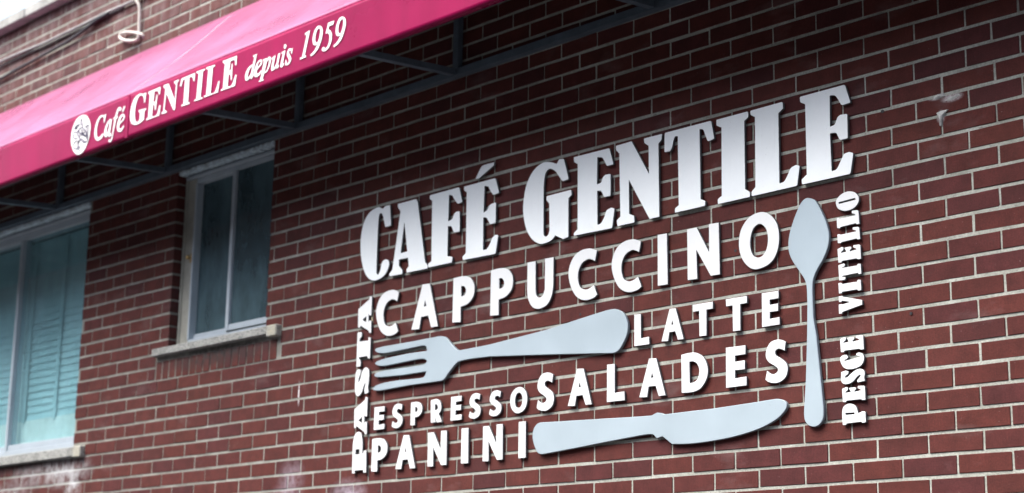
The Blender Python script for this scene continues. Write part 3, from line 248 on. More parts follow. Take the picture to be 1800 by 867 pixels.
# ---------------------------------------------------------------- mesh helpers
def mesh_obj(name, verts, faces, mats, parent=None, loc=(0, 0, 0), fmat=None, smooth=False):
    me = bpy.data.meshes.new(name); me.from_pydata([tuple(v) for v in verts], [], faces)
    for m in (mats if isinstance(mats, (list, tuple)) else [mats]): me.materials.append(m)
    if fmat: me.polygons.foreach_set('material_index', fmat)
    if smooth: me.polygons.foreach_set('use_smooth', [True] * len(faces))
    me.update()
    o = bpy.data.objects.new(name, me); col.objects.link(o); o.location = loc
    if parent: o.parent = parent
    return o
def empty(name, loc=(0, 0, 0), parent=None):
    o = bpy.data.objects.new(name, None); o.empty_display_size = .1; col.objects.link(o); o.location = loc
    if parent: o.parent = parent
    return o
def tag(o, label=None, cat=None, group=None, kind=None):
    for k, v in (('label', label), ('category', cat), ('group', group), ('kind', kind)):
        if v: o[k] = v
    return o
class MB:
    def __init__(s): s.v = []; s.f = []
    def box(s, x0, x1, y0, y1, z0, z1, bev=0):
        bm = bmesh.new(); bmesh.ops.create_cube(bm, size=1)
        for v in bm.verts: v.co = ((x0 + x1) / 2 + v.co.x * (x1 - x0), (y0 + y1) / 2 + v.co.y * (y1 - y0), (z0 + z1) / 2 + v.co.z * (z1 - z0))
        if bev: bmesh.ops.bevel(bm, geom=list(bm.edges), offset=bev, segments=1, affect='EDGES')
        s.add(bm); return s
    def add(s, bm):
        b = len(s.v); bm.verts.index_update(); s.v += [tuple(v.co) for v in bm.verts]; s.f += [[b + v.index for v in f.verts] for f in bm.faces]; bm.free()
    def bar(s, a, b, w, h):      # rectangular tube from a to b
        a, b = Vector(a), Vector(b); d = (b - a).normalized(); up = Vector((0, 0, 1)) if abs(d.z) < .95 else Vector((0, 1, 0))
        sx = d.cross(up).normalized(); sz = sx.cross(d).normalized(); k = len(s.v)
        for p in (a, b):
            for i, j in ((-1, -1), (1, -1), (1, 1), (-1, 1)): s.v.append(tuple(p + sx * (i * w / 2) + sz * (j * h / 2)))
        s.f += [[k + 3, k + 2, k + 1, k], [k + 4, k + 5, k + 6, k + 7]] + [[k + i, k + (i + 1) % 4, k + 4 + (i + 1) % 4, k + 4 + i] for i in range(4)]
        return s
    def tube(s, pts, r, n=8):
        k0 = len(s.v); P = [Vector(p) for p in pts]
        for i, p in enumerate(P):
            d = (P[min(i + 1, len(P) - 1)] - P[max(i - 1, 0)]).normalized(); up = Vector((0, 1, 0)) if abs(d.y) < .9 else Vector((0, 0, 1))
            a = d.cross(up).normalized(); b = a.cross(d)
            for j in range(n): t = 2 * math.pi * j / n; s.v.append(tuple(p + (a * math.cos(t) + b * math.sin(t)) * r))
        for i in range(len(P) - 1):
            for j in range(n): s.f.append([k0 + i * n + j, k0 + i * n + (j + 1) % n, k0 + (i + 1) * n + (j + 1) % n, k0 + (i + 1) * n + j])
        s.f += [[k0 + j for j in range(n)][::-1], [k0 + (len(P) - 1) * n + j for j in range(n)]]
        return s
    def obj(s, name, mat, parent=None, loc=(0, 0, 0), smooth=False):
        return mesh_obj(name, [Vector(v) - Vector(loc) for v in s.v], s.f, mat, parent, loc if not parent else Vector(loc), None, smooth)
def box(name, mat, parent, *a, bev=.003): return MB().box(*a, bev=bev).obj(name, mat, parent)

def catmull(P, n=8, closed=False):
    out = []; N = len(P)
    for i in range(N if closed else N - 1):
        g = lambda q: Vector(P[q % N]) if closed else Vector(P[max(0, min(N - 1, q))])
        a, b, c, d = g(i - 1), g(i), g(i + 1), g(i + 2)
        for j in range(n):
            t = j / n; out.append(.5 * ((2 * b) + (c - a) * t + (2 * a - 5 * b + 4 * c - d) * t * t + (3 * b - a - 3 * c + d) * t ** 3))
    if not closed: out.append(Vector(P[-1]))
    return out
def outline(ctrl, n=7):
    # closed outline from control points (mm): sharp, rounded and smooth vertices
    N = len(ctrl); P = [Vector((c[0], c[1])) for c in ctrl]; fl = [c[2] for c in ctrl]; ent = []; ext = []; mid = []
    for i in range(N):
        if fl[i] > 0:
            a = P[i - 1] - P[i]; b = P[(i + 1) % N] - P[i]; r = min(fl[i] * 1.15, a.length * .45, b.length * .45)
            ent.append(P[i] + a.normalized() * r); ext.append(P[i] + b.normalized() * r)
            mid.append([(1 - t) ** 2 * ent[i] + 2 * t * (1 - t) * P[i] + t * t * ext[i] for t in (.25, .5, .75)])
        else: ent.append(P[i]); ext.append(P[i]); mid.append([])
    tan = [(P[(i + 1) % N] - P[i - 1]) * .5 if fl[i] == -1 else None for i in range(N)]
    out = []
    for i in range(N):
        j = (i + 1) % N
        if fl[i] > 0: out.append(ent[i]); out += mid[i]
        out.append(ext[i])
        if fl[i] == -1 or fl[j] == -1:
            p0, p1 = ext[i], ent[j]; ch = p1 - p0; L = ch.length
            t0 = tan[i] if tan[i] is not None else ch; t1 = tan[j] if tan[j] is not None else ch
            t0 = t0.normalized() * min(t0.length, L * 1.1) if t0.length else ch; t1 = t1.normalized() * min(t1.length, L * 1.1) if t1.length else ch
            m = max(2, min(n, int(L / 3)))
            for q in range(1, m):
                t = q / m
                out.append((2 * t ** 3 - 3 * t * t + 1) * p0 + (t ** 3 - 2 * t * t + t) * t0 + (-2 * t ** 3 + 3 * t * t) * p1 + (t ** 3 - t * t) * t1)
    res = []
    for p in out:
        if not res or (p - res[-1]).length > .15: res.append(p)
    if (res[0] - res[-1]).length < .15: res.pop()
    return res
def area(p): return sum(p[i - 1].x * p[i].y - p[i].x * p[i - 1].y for i in range(len(p))) / 2
def inset(p, d):
    N = len(p); out = []
    for i in range(N):
        a = (p[i] - p[i - 1]).normalized(); b = (p[(i + 1) % N] - p[i]).normalized()
        n1 = Vector((-a.y, a.x)); n2 = Vector((-b.y, b.x)); m = n1 + n2
        m = m.normalized() if m.length > 1e-4 else n1
        out.append(p[i] + m * (d / max(.45, m.dot(n1))))
    return out
def cutout(name, loops, face, thick, mats, parent=None, bev=.9, pins=True, flat=False, base=None):
    # a board cut to the outline, standing off the wall on pins; face = distance of its front from the wall (m)
    solids = []
    for k, c in loops:
        p = outline(c)
        if k == 0 and solids:
            if area(p) > 0: p.reverse()
            solids[-1].append(p)
        else:
            if area(p) < 0: p.reverse()
            solids.append([p])
    # an accent (k = 1) starts its own solid; holes follow their outer loop
    xs = [q.x for s in solids for p in s for q in p]; zs = [q.y for s in solids for p in s for q in p]
    ox, oz = ((min(xs) + max(xs)) / 2000, min(zs) / 1000) if base is None else base
    V = []; F = []; FM = []
    for s in solids:
        flatp = [q for p in s for q in p]; tris = tessellate_polygon([[Vector((q.x, q.y, 0)) for q in p] for p in s])
        fr = [q for p in s for q in inset(p, bev)] if not flat else flatp
        n = len(flatp); b = len(V); f = face * 1000
        V += [(q.x / 1000 - ox, -f / 1000, q.y / 1000 - oz) for q in fr]
        if flat:
            for t in tris:
                a_, b_, c_ = (flatp[i] for i in t)
                cr = (b_ - a_).x * (c_ - a_).y - (b_ - a_).y * (c_ - a_).x
                F.append([b + i for i in (t if cr > 0 else t[::-1])]); FM.append(0)
            continue
        V += [(q.x / 1000 - ox, -(f - bev) / 1000, q.y / 1000 - oz) for q in flatp]
        V += [(q.x / 1000 - ox, -(f - thick * 1000) / 1000, q.y / 1000 - oz) for q in flatp]
        big = []
        for t in tessellate_polygon([[Vector((q.x, q.y, 0)) for q in inset(p, bev)] for p in s]):
            a_, b_, c_ = (fr[i] for i in t); cr = (b_ - a_).x * (c_ - a_).y - (b_ - a_).y * (c_ - a_).x
            F.append([b + i for i in (t if cr > 0 else t[::-1])]); FM.append(0)
        for t in tris:
            a_, b_, c_ = (flatp[i] for i in t)
            cr = (b_ - a_).x * (c_ - a_).y - (b_ - a_).y * (c_ - a_).x
            t = t if cr > 0 else t[::-1]
            F.append([b + 2 * n + i for i in t[::-1]]); FM.append(1)
            big.append((abs(cr), (a_ + b_ + c_) / 3))
        k0 = b
        for p in s:
            m = len(p)
            for i in range(m):
                j = (i + 1) % m
                F.append([k0 + i, k0 + n + i, k0 + n + j, k0 + j]); FM.append(0)
                F.append([k0 + n + i, k0 + 2 * n + i, k0 + 2 * n + j, k0 + n + j]); FM.append(1)
            k0 += m
        if pins:
            for _, c in sorted(big, key=lambda q: -q[0])[:3]:
                b2 = len(V)
                for y in (-(f - thick * 1000 + 1) / 1000, .003):
                    for q in range(6):
                        V.append((c.x / 1000 - ox + .004 * math.cos(q * math.pi / 3), y, c.y / 1000 - oz + .004 * math.sin(q * math.pi / 3)))
                for q in range(6): F.append([b2 + q, b2 + 6 + q, b2 + 6 + (q + 1) % 6, b2 + (q + 1) % 6]); FM.append(1)
    return mesh_obj(name, V, F, mats, parent, (ox, 0, oz), FM)

# ---------------------------------------------------------------- ground
def sheet(name, mat, x0, x1, y0, y1, z, kind='structure'):
    return tag(mesh_obj(name, [(x0, y0, z), (x1, y0, z), (x1, y1, z), (x0, y1, z)], [[0, 1, 2, 3]], mat), kind=kind)
sheet('ground', M['asphalt'], -400, 400, -400, 400, 0)
tag(MB().box(-60, 60, -19, -16.2, -.3, .13).obj('sidewalk', M['walk']), kind='structure')
tag(MB().box(-60, 60, -16.197, -16.02, -.3, .135, bev=.02).obj('kerb', M['kerb']), kind='structure')

# unseen terrace added behind the camera to keep low sky off the wall
far = tag(empty('added_terrace', (-5, -19, 0)), 'added unseen brick terrace across the street, blocking low sky from the cafe wall', 'building')
MB().box(-60, 60, -10, 0, -.3, 12.2).obj('facade', plain('terrace_brick', (.10, .062, .05), .9, .2, var=.2, scale=3), far)
MB().box(-60.2, 60.2, -.3, .25, 12.203, 12.6).obj('cornice', M['concrete'], far)
fw = MB().box(-.6, .6, .004, .05, -.9, .9); ffr = None
for lv in (1.9, 5.4, 8.9):
    for i in range(-10, 11):
        if ffr is None: ffr = mesh_obj('window', fw.v, fw.f, plain('terrace_glass', (.04, .05, .06), .12, .5), far); o = ffr
        else: o = bpy.data.objects.new('window', ffr.data); col.objects.link(o); o.parent = far
        o.location = (i * 2.9, 0, lv)

# ---------------------------------------------------------------- building: wall, brick by brick
HC, PB, Z0 = .0667, 0.18942, 3.63930           # course height, brick pitch, a bed joint's height
XL, XR, ZTOP = -9.6, 2.6, Z0 + 23 * HC
building = tag(empty('brick_building', (-3.5, 0, 0)), 'low dark red brick cafe building with stone window sills and concrete coping', 'building')
BO = Vector((-3.5, 0, 0))
def child(o, parent=building):          # keep world placement under a parent that is only moved, never turned
    o.parent = parent; w = Vector((0, 0, 0)); q = parent
    while q: w += q.location; q = q.parent
    o.location = Vector(o.location) - w
    return o
OPEN = [(-4.655, -3.822, 3.0, 3.895), (-7.42, -5.53, 2.56, 3.895)]
wall = MB(); e = .004; TH = .26
xb = sorted({XL + e, XR - e} | {v for a, b, c, d in OPEN for v in (a - e, b + e)}); zb = sorted({-.3, ZTOP - e} | {v for a, b, c, d in OPEN for v in (c - e, d + e)})
for i in range(len(xb) - 1):
    for j in range(len(zb) - 1):
        cx, cz = (xb[i] + xb[i + 1]) / 2, (zb[j] + zb[j + 1]) / 2
        if any(a < cx < b and c < cz < d for a, b, c, d in OPEN): continue
        wall.box(xb[i], xb[i + 1], .0022, TH, zb[j], zb[j + 1])
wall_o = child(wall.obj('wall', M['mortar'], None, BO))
sh = MB()
sh.box(XL, XL + .25, TH + .002, 8, -.3, ZTOP - .01).box(XR - .25, XR, TH + .002, 8, -.3, ZTOP - .01).box(XL + .252, XR - .252, 7.75, 8, -.3, ZTOP - .01).box(XL + .252, XR - .252, TH + .002, 7.748, 4.3, 4.6).box(XL + .252, XR - .252, TH + .002, 7.748, -.3, .1)
child(sh.obj('building_shell', M['inside'], None, BO))

def brick_variant(seed, L, H, dep=.095, bev=.0014):
    r = random.Random(seed); j = lambda s: r.uniform(-s, s)
    cut = [r.choice((.0006, .001, .0012, .0015, .003)) for _ in range(4)]
    def ring(ins, y):
        x, z = L / 2 - ins, H / 2 - ins; pts = []
        for (sx, sz), c in zip(((-1, -1), (1, -1), (1, 1), (-1, 1)), cut):
            a = (sx * x, sz * (z - c)); b = (sx * (x - c), sz * z)
            pts += [a, b] if sx * sz > 0 else [b, a]
        return [(p[0], y, p[1]) for p in pts]
    # order of ring points must run round the face
    base = [(-1, -1), (1, -1), (1, 1), (-1, 1)]
    def ring2(ins, y):
        x, z = L / 2 - ins, H / 2 - ins; c = cut
        return [(-x, y, -z + c[0]), (-x + c[0], y, -z), (0, y, -z), (x - c[1], y, -z), (x, y, -z + c[1]), (x, y, z - c[2]), (x - c[2], y, z), (0, y, z), (-x + c[3], y, z), (-x, y, z - c[3])]
    jit = [(j(.0010), j(.0008)) for _ in range(10)]
    f0 = [(p[0] + q[0], p[1] + j(.0004), p[2] + q[1]) for p, q in zip(ring2(bev, 0), jit)]
    f1 = [(p[0] + q[0], p[1], p[2] + q[1]) for p, q in zip(ring2(0, bev), jit)]
    f2 = [(p[0] + q[0], p[1], p[2] + q[1]) for p, q in zip(ring2(0, dep), jit)]
    V = f0 + f1 + f2; n = 10
    F = [list(range(n))]
    for k in (0, n):
        F += [[k + i, k + n + i, k + n + (i + 1) % n, k + (i + 1) % n] for i in range(n)]
    return V, F
JB, JH = .0106, .0064
VAR = [brick_variant(100 + i, PB - JH, HC - JB) for i in range(14)]
VMESH = []
for V, F in VAR:
    me = bpy.data.meshes.new('brick'); me.from_pydata(V, [], F); me.materials.append(M['brick']); me.update(); VMESH.append(me)
def project(x, y, z):
    d = Vector((x, y, z)) - CP; w = d.dot(CF)
    return 900 + FPX * d.dot(CR) / w, 433.5 - FPX * d.dot(CU) / w
# no bricks where openings, sills and the header courses below the sills are
HOLES = OPEN + [(-4.762, -3.700, Z0 - 12 * HC, 2.975), (-7.55, -5.40, Z0 - 18 * HC, Z0 - 16 * HC)]
cells = []
for k in range(-23, 55):
    z1 = Z0 - k * HC; z0 = z1 - HC; zc = (z0 + z1) / 2
    if z1 < .02: break
    blocked = sorted((a, b) for a, b, c, d in HOLES if c < zc < d)
    heads = [-PB * (m + (0 if k % 2 == 0 else .5)) for m in range(-20, 70)][::-1]
    jog = [rng.uniform(-.0035, .0035) for _ in heads]
    # the bond wanders a little on the left stretch, as laid by hand
    heads = [h + q + (.02 * math.sin(k * 1.7) if h < -5.0 else 0) for h, q in zip(heads, jog)]
    for a, b in zip(heads[:-1], heads[1:]):
        segs = [(max(a, XL), min(b, XR))]
        for ha, hb in blocked:
            new = []
            for s0, s1 in segs:
                if s1 <= ha or s0 >= hb: new.append((s0, s1)); continue
                if s0 < ha: new.append((s0, ha + JH / 2))
                if s1 > hb: new.append((hb - JH / 2, s1))
            segs = new
        for s0, s1 in segs:
            if s1 - s0 > .03: cells.append(((s0 + s1) / 2, zc, s1 - s0))
def shown(c):
    x, z, w = c; u, v = project(x, 0, z)
    if not (-5 < u < 1805 and -5 < v < 872): return 0
    if z > 3.90 and x > -4.2 and z < 4.66: return 0          # behind the awning
    if 3.93 < z < 4.64: return 0
    p0 = project(x - w / 2, 0, z - HC / 2); p1 = project(x + w / 2, 0, z + HC / 2)
    return abs((p1[0] - p0[0]) * HC / w * 0 + (p1[0] - p0[0])) * FPX * HC / ((Vector((x, 0, z)) - CP).dot(CF))
rank = sorted(range(len(cells)), key=lambda i: -shown(cells[i]))
single = set(i for i in rank[:300])
SV = []; SF = []
for i, (x, z, w) in enumerate(cells):
    vi = rng.randrange(len(VAR)); ry = rng.uniform(-.006, .006); yo = rng.uniform(-.0016, .0016); zo = rng.uniform(-.0008, .0008); flip = rng.random() < .5
    sx = (w - JH) / (PB - JH)
    if i in single:
        o = bpy.data.objects.new('brick', VMESH[vi]); col.objects.link(o); o.parent = wall_o
        o.location = Vector((x, yo, z + zo)) - BO; o.rotation_euler = (0, ry + (math.pi if flip else 0), 0); o.scale = (sx, 1, 1)
    else:
        V, F = VAR[vi]; b = len(SV); c_, s_ = math.cos(ry), math.sin(ry); q = -1 if flip else 1
        SV += [(x - BO.x + (p[0] * sx * q * c_ + p[2] * q * s_), p[1] + yo, z + zo + (-p[0] * sx * q * s_ + p[2] * q * c_)) for p in V]
        SF += [[b + t for t in f] for f in F]
rest = mesh_obj('brickwork', SV, SF, M['brick'], wall_o); tag(rest, kind='stuff')
# upright bricks under the narrow window's sill, header bricks under the wide window's sill
RV = brick_variant(7, .0525, .0905, .09)
me_r = bpy.data.meshes.new('rowlock_brick'); me_r.from_pydata(RV[0], [], RV[1]); me_r.materials.append(M['brick']); me_r.update()
x = -4.757 + .030
while x < -3.705:
    o = bpy.data.objects.new('rowlock_brick', me_r); col.objects.link(o); o.parent = wall_o
    o.location = Vector((x, rng.uniform(-.001, .002), 2.8865 + rng.uniform(-.001, .001))) - BO; o.rotation_euler = (0, rng.uniform(-.02, .02), 0); x += .0608
HV = brick_variant(8, .098, HC - JB, .09)
me_h = bpy.data.meshes.new('header_brick'); me_h.from_pydata(HV[0], [], HV[1]); me_h.materials.append(M['brick']); me_h.update()
x = -5.46
while x > -7.5:
    o = bpy.data.objects.new('header_brick', me_h); col.objects.link(o); o.parent = wall_o
    o.location = Vector((x, rng.uniform(-.001, .002), Z0 - 17.5 * HC)) - BO; o.rotation_euler = (0, rng.uniform(-.01, .01), 0); x -= .108
# coping stones and roof
x = -6.39 - .9 * 4
while x < XR:
    z_ = rng.uniform(-.003, .003)
    child(MB().box(max(x + .004, XL - .05), min(x + .896, XR + .05), -.055 + z_, .34, ZTOP + .003, ZTOP + .07 + z_, bev=.006).obj('coping_stone', M['concrete'], None, (x + .45, 0, ZTOP)))
    x += .9
child(MB().box(XL + .27, XR - .27, .36, 7.7, 4.61, 4.72).obj('roof', M['roof'], None, BO))
# lumps of old mortar smeared over two bricks at the right
def smear(pts, y=.006):
    V = [(p[0] / 1000, -y * (.4 + .6 * ((i * 7) % 5) / 5), p[1] / 1000) for i, p in enumerate(pts)]; n = len(V)
    c = (sum(v[0] for v in V) / n, -y * 1.4, sum(v[2] for v in V) / n); B = [(v[0] + (v[0] - c[0]) * .18, .006, v[2] + (v[2] - c[2]) * .18) for v in V]
    F = [[i, (i + 1) % n, 2 * n] for i in range(n)] + [[n + i, n + (i + 1) % n, (i + 1) % n, i] for i in range(n)]
    o = mesh_obj('mortar_smear', [Vector(v) - BO for v in V + B + [c]], F, M['smear'], None, BO); 
    me = o.data; bm = bmesh.new(); bm.from_mesh(me); bmesh.ops.recalc_face_normals(bm, faces=bm.faces); bm.to_mesh(me); bm.free()
    child(o)
smear([(-216, 3302), (-200, 3310), (-182, 3309), (-176, 3300), (-195, 3296), (-212, 3297)])
smear([(-208, 3250), (-190, 3253), (-165, 3252), (-180, 3240), (-188, 3226), (-191, 3206), (-197, 3206), (-196, 3228), (-203, 3240)])
smear([(-176, 3284), (-160, 3292), (-140, 3292), (-128, 3297), (-121, 3290), (-136, 3284), (-158, 3280)], .003)

smear([(-3040, 2985), (-3036, 2996), (-3030, 2985), (-3024, 2955), (-3026, 2925), (-3031, 2915), (-3033, 2935), (-3037, 2960)], .006)
o_ = bpy.data.objects[[o.name for o in bpy.data.objects if o.name.startswith('mortar_smear')][-1]]; o_.data.materials[0] = plain('cream_caulk', (.42, .38, .26), .8, .2, var=.2)
# old anchor holes and plugs left in the joints and bricks
for (hx, hz) in ((-2.273, 2.874), (-1.03, 2.93), (-.86, 3.19), (-2.39, 2.94), (-1.78, 2.80), (-.41, 3.30), (-2.95, 2.20), (-.33, 2.62), (-3.4, 3.02)):
    child(MB().tube([(hx, -.0022, hz), (hx, .01, hz)], rng.uniform(.004, .006), 10).obj('anchor_plug', M['black'], None, (hx, 0, hz)))

# ---------------------------------------------------------------- windows
def window(xl, xr, zb, zt, wide):
    w = child(empty('window', ((xl + xr) / 2, 0, zb))); 
    def part(name, mat, *a, bev=.0025): return child(MB().box(*a, bev=bev).obj(name, mat, None, ((a[0] + a[1]) / 2, 0, a[4])), w)
    # lintel edge with flaking paint
    mb = MB(); n = 60; xs = [xl + .02 + (xr - xl - .022) * i / n for i in range(n + 1)]
    for i in range(n): mb.box(xs[i], xs[i + 1] - .0004, -.006 - rng.uniform(0, .004), .03, zt - .016 + rng.uniform(-.003, .004), zt + rng.uniform(-.003, .003))
    child(mb.obj('lintel_edge', M['rust'], None, ((xl + xr) / 2, 0, zt)), w)
    part('lintel', M['steel'], xl - .002, xr + .002, .032, .25, zt - .012, zt - .001)
    if wide:
        zg0, zg1, mx, fy = 2.63, 3.84, -6.375, .045
        part('head', M['frame'], xl + .003, xr - .003, fy, fy + .10, 3.865, zt - .014); part('head_bead', M['frame'], xl + .03, xr - .03, fy + .012, fy + .08, 3.826, 3.8635)
        part('bottom_frame', M['frame'], xl + .003, xr - .003, fy - .004, fy + .10, 2.562, 2.5985); part('bottom_rail', M['frame'], mx + .013, xr - .03, fy + .008, fy + .05, 2.6, 2.632)
        part('bottom_rail', M['frame'], xl + .03, mx - .013, fy + .03, fy + .07, 2.6, 2.632)
        part('jamb', M['frame'], xl + .003, xl + .045, fy + .002, fy + .10, 2.6, 3.864); part('jamb', M['frame'], xr - .029, xr - .003, fy + .002, fy + .10, 2.6, 3.864)
        part('meeting_stile', M['frame'], mx - .0125, mx + .0125, fy, fy + .06, 2.6, 3.825)
        part('pane', M['glass'], mx + .013, xr - .03, fy + .026, fy + .030, 2.633, 3.825, bev=0); part('pane', M['glass'], xl + .046, mx - .013, fy + .046, fy + .050, 2.633, 3.825, bev=0)
        sx1 = -5.398; part('sill', M['stone'], xl - .12, sx1 - .085, -.03, .25, 2.506, 2.557, bev=.004); part('sill_end', M['stone'], sx1 - .0845, sx1, -.031, .05, 2.500, 2.560, bev=.005)
    else:
        fy = .045
        part('head', M['frame'], xl + .003, xr - .003, fy, fy + .1, 3.862, zt - .014); part('head_bead', M['frame'], xl + .09, xr - .02, fy + .010, fy + .08, 3.834, 3.8605)
        part('casing', M['cream'], xl + .003, xl + .022, fy, fy + .1, 3.006, 3.861); part('casing_board', M['cream'], xl + .0225, xl + .094, fy + .006, fy + .1, 3.006, 3.861)
        part('casing_bead', M['frame'], xl + .0945, xl + .108, fy + .001, fy + .09, 3.03, 3.833)
        part('sill_frame', M['frame'], xl + .0945, xr - .003, fy + .004, fy + .1, 3.004, 3.030)
        mx = -4.207
        part('bottom_rail', M['frame'], xl + .109, mx - .0135, fy + .028, fy + .06, 3.0305, 3.058); part('bottom_rail', M['frame'], mx + .0135, xr - .004, fy - .004, fy + .027, 3.032, 3.062)
        part('meeting_stile', M['frame'], mx - .013, mx + .013, fy - .006, fy + .06, 3.031, 3.833); part('jamb', M['frame'], xr - .02, xr - .003, fy + .03, fy + .1, 3.031, 3.833)
        part('pane', M['glass2'], xl + .109, mx - .0135, fy + .042, fy + .046, 3.0585, 3.833, bev=0); part('pane', M['glass2'], mx + .0135, xr - .0205, fy + .010, fy + .014, 3.0625, 3.833, bev=0)
        k = MB(); bm = bmesh.new(); bmesh.ops.create_uvsphere(bm, u_segments=12, v_segments=8, radius=.011)
        for v in bm.verts: v.co += Vector((xl + .088, fy - .016, 3.448))
        k.add(bm); k.tube([(xl + .088, fy - .010, 3.448), (xl + .088, fy + .006, 3.448)], .005); k.box(xl + .080, xl + .096, fy + .002, fy + .0055, 3.425, 3.472)
        child(k.obj('latch_knob', M['brass'], None, (xl + .088, 0, 3.448), True), w)
        part('sill', M['stone'], -4.757, -3.777, -.03, .25, 2.956, 2.9945, bev=.004); part('sill_end', M['stone'], -3.7765, -3.697, -.031, .05, 2.942, 2.9965, bev=.005)
window(*OPEN[0], False); window(*OPEN[1], True)
# blind hanging inside the wide window, pale shade behind its lower part
bl = tag(empty('venetian_blind', (-6.0, .125, 2.76)), 'pale blue slatted blind hanging behind the wide left window', 'blind')
z = 2.795
sl = MB().box(-.86 - .5, .44, -.022, .022, -.0012, .0012); first = None
while z < 3.83:
    if first is None:
        o = mesh_obj('slat', sl.v, sl.f, M['blind'], bl); first = o
    else:
        o = bpy.data.objects.new('slat', first.data); col.objects.link(o); o.parent = bl
    o.location = (0, 0, z - 2.76); o.rotation_euler = (R(79 + rng.uniform(-3, 3)), 0, rng.uniform(-.001, .001)); z += .040
for xx in (-.33, .02, -.9): mesh_obj('ladder_tape', [(xx, -.0135, 0), (xx + .028, -.0135, 0), (xx + .028, -.0135, 1.05), (xx, -.0135, 1.05), (xx, -.0145, 0), (xx + .028, -.0145, 0), (xx + .028, -.0145, 1.05), (xx, -.0145, 1.05)], [[3, 2, 1, 0], [4, 5, 6, 7]], M['blind'], bl)
tag(MB().box(-7.36, -5.565, .118, .122, 2.60, 2.772, bev=0).obj('pale_curtain', M['shade'], None, (-6.45, .234, 2.58)), 'pale curtain with smudges filling the bottom of the wide left window', 'curtain')
tag(MB().box(-4.63, -3.84, .20, .204, 3.03, 3.88, bev=0).obj('teal_curtain', plain('dark_teal_curtain', (.06, .085, .095), .9, .1, var=.3, scale=3), None, (-4.24, .2, 3.03)), 'dark teal curtain behind the narrow window by the sign', 'curtain')

# ---------------------------------------------------------------- awning
AX0, AX1, AD = -8.45, 1.85, .58
ZT, ZV1, ZV0, ZB = 4.655, 4.073, 3.858, 3.905
aw = tag(empty('shop_awning', (-3.3, 0, ZB)), 'long crimson vinyl awning with white cafe lettering on its front', 'awning')
seams = [AX0] + [-4.19 + 3.7 * i for i in range(-2, 4)] + [AX1]
seams = sorted(s for s in seams if AX0 <= s <= AX1)
def cloth(name, fn, nx, ny, parent=aw, mat='fabric'):
    V = [fn(i / nx, j / ny) for j in range(ny + 1) for i in range(nx + 1)]
    F = [[j * (nx + 1) + i, j * (nx + 1) + i + 1, (j + 1) * (nx + 1) + i + 1, (j + 1) * (nx + 1) + i] for j in range(ny) for i in range(nx)]
    o = mesh_obj(name, V, F, [M[mat], M['shaded_back']], None, (0, 0, 0), None, True)
    s = o.modifiers.new('thickness', 'SOLIDIFY'); s.thickness = .0018; s.offset = -1; s.material_offset = 1; s.material_offset_rim = 0
    return child(o, parent)
valances = []
from mathutils import noise as mn
for a, b in zip(seams[:-1], seams[1:]):
    L = b - a; nx = max(8, int(L / .025))
    def top(u, t, a=a, L=L):            # t from the wall down to the front edge
        x = a + L * u; sag = .010 * math.sin(math.pi * t) * (.6 + .4 * math.sin(x * 2.9))
        n = .006 * mn.noise(Vector((x * 3, t * 2.5, 1))) + .0025 * mn.noise(Vector((x * 13 + t * 9, t * 4, 5)))
        y = -AD * t - .002; z = ZT + (ZV1 - ZT) * t
        k = (sag - n) * math.sin(math.pi * min(1, max(0, t))) ** .5
        return (x, y + k * .7, z - k * .7)
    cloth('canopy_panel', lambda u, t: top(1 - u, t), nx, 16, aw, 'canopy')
    def val(u, t, a=a, L=L):            # t: 0 top edge, last rows fold under the front bar
        x = a + L * u; w = .0008 * mn.noise(Vector((x * 5, t * 1.5, 3))) + .0016 * max(0, mn.noise(Vector((x * 9, 0, 8)))) * max(0, 1 - t * 3.2)
        tt = min(1, t / .86)
        z = ZV1 + .0015 + (ZV0 - ZV1) * tt + .003 * mn.noise(Vector((x * 1.3, 0, 0)))
        y = -AD - .001 - w * (1 if 0 < tt < 1 else .3)
        if t > .86: y += .030 * (t - .86) / .14; z += .002 * (t - .86) / .14
        return (x, y, z)
    vo = cloth('valance_panel', lambda u, t: val(1 - u, t), nx, 14); valances.append((a, b, vo))
    # stitched seam lap
    if a > AX0:
        mb = MB().box(a - .011, a + .011, -AD - .0036, -AD - .0010, ZV0 + .004, ZV1 - .002); child(mb.obj('seam', M['fabric'], None, (a, 0, ZV0)), aw)
for xx in (AX0, AX1):
    s = 1 if xx == AX0 else -1
    V = [(xx - s * .002, -.004, ZT - .004), (xx - s * .002, -.004, ZB), (xx - s * .002, -AD, ZV0), (xx - s * .002, -AD, ZV1)]; V += [(v[0] + s * .0018, v[1], v[2]) for v in V]
    child(mesh_obj('end_panel', V, [[0, 1, 2, 3], [7, 6, 5, 4]] + [[i, i + 4, (i + 1) % 4 + 4, (i + 1) % 4] for i in range(4)], M['fabric']), aw)
def bar(name, a, b, w=.03, h=.03): child(MB().bar(a, b, w, h).obj(name, M['steel'], None, a), aw)
bar('wall_bar', (AX0 + .01, -.0135, ZB + .014), (AX1 - .01, -.0135, ZB + .014), .040, .030)
bar('wall_top_bar', (AX0 + .01, -.022, ZT - .075), (AX1 - .01, -.022, ZT - .075))
bar('front_bar', (AX0 + .01, -AD + .022, ZV0 + .022), (AX1 - .01, -AD + .022, ZV0 + .022)); bar('front_top_bar', (AX0 + .01, -AD + .024, ZV1 - .028), (AX1 - .01, -AD + .024, ZV1 - .028))
for i in range(-5, 4):
    xx = -2.492 + 1.1155 * i
    if not AX0 + .1 < xx < AX1 - .1: continue
    bar('strut', (xx, -.047, ZB + .010), (xx, -AD + .038, ZV0 + .020), .030, .026); bar('upright', (xx, -.022, ZB + .030), (xx, -.022, ZT - .091), .03, .028)
    bar('rafter', (xx, -.038, ZT - .085), (xx, -AD + .04, ZV1 - .040), .028, .028); bar('front_upright', (xx, -AD + .024, ZV0 + .038), (xx, -AD + .024, ZV1 - .044), .026, .026)
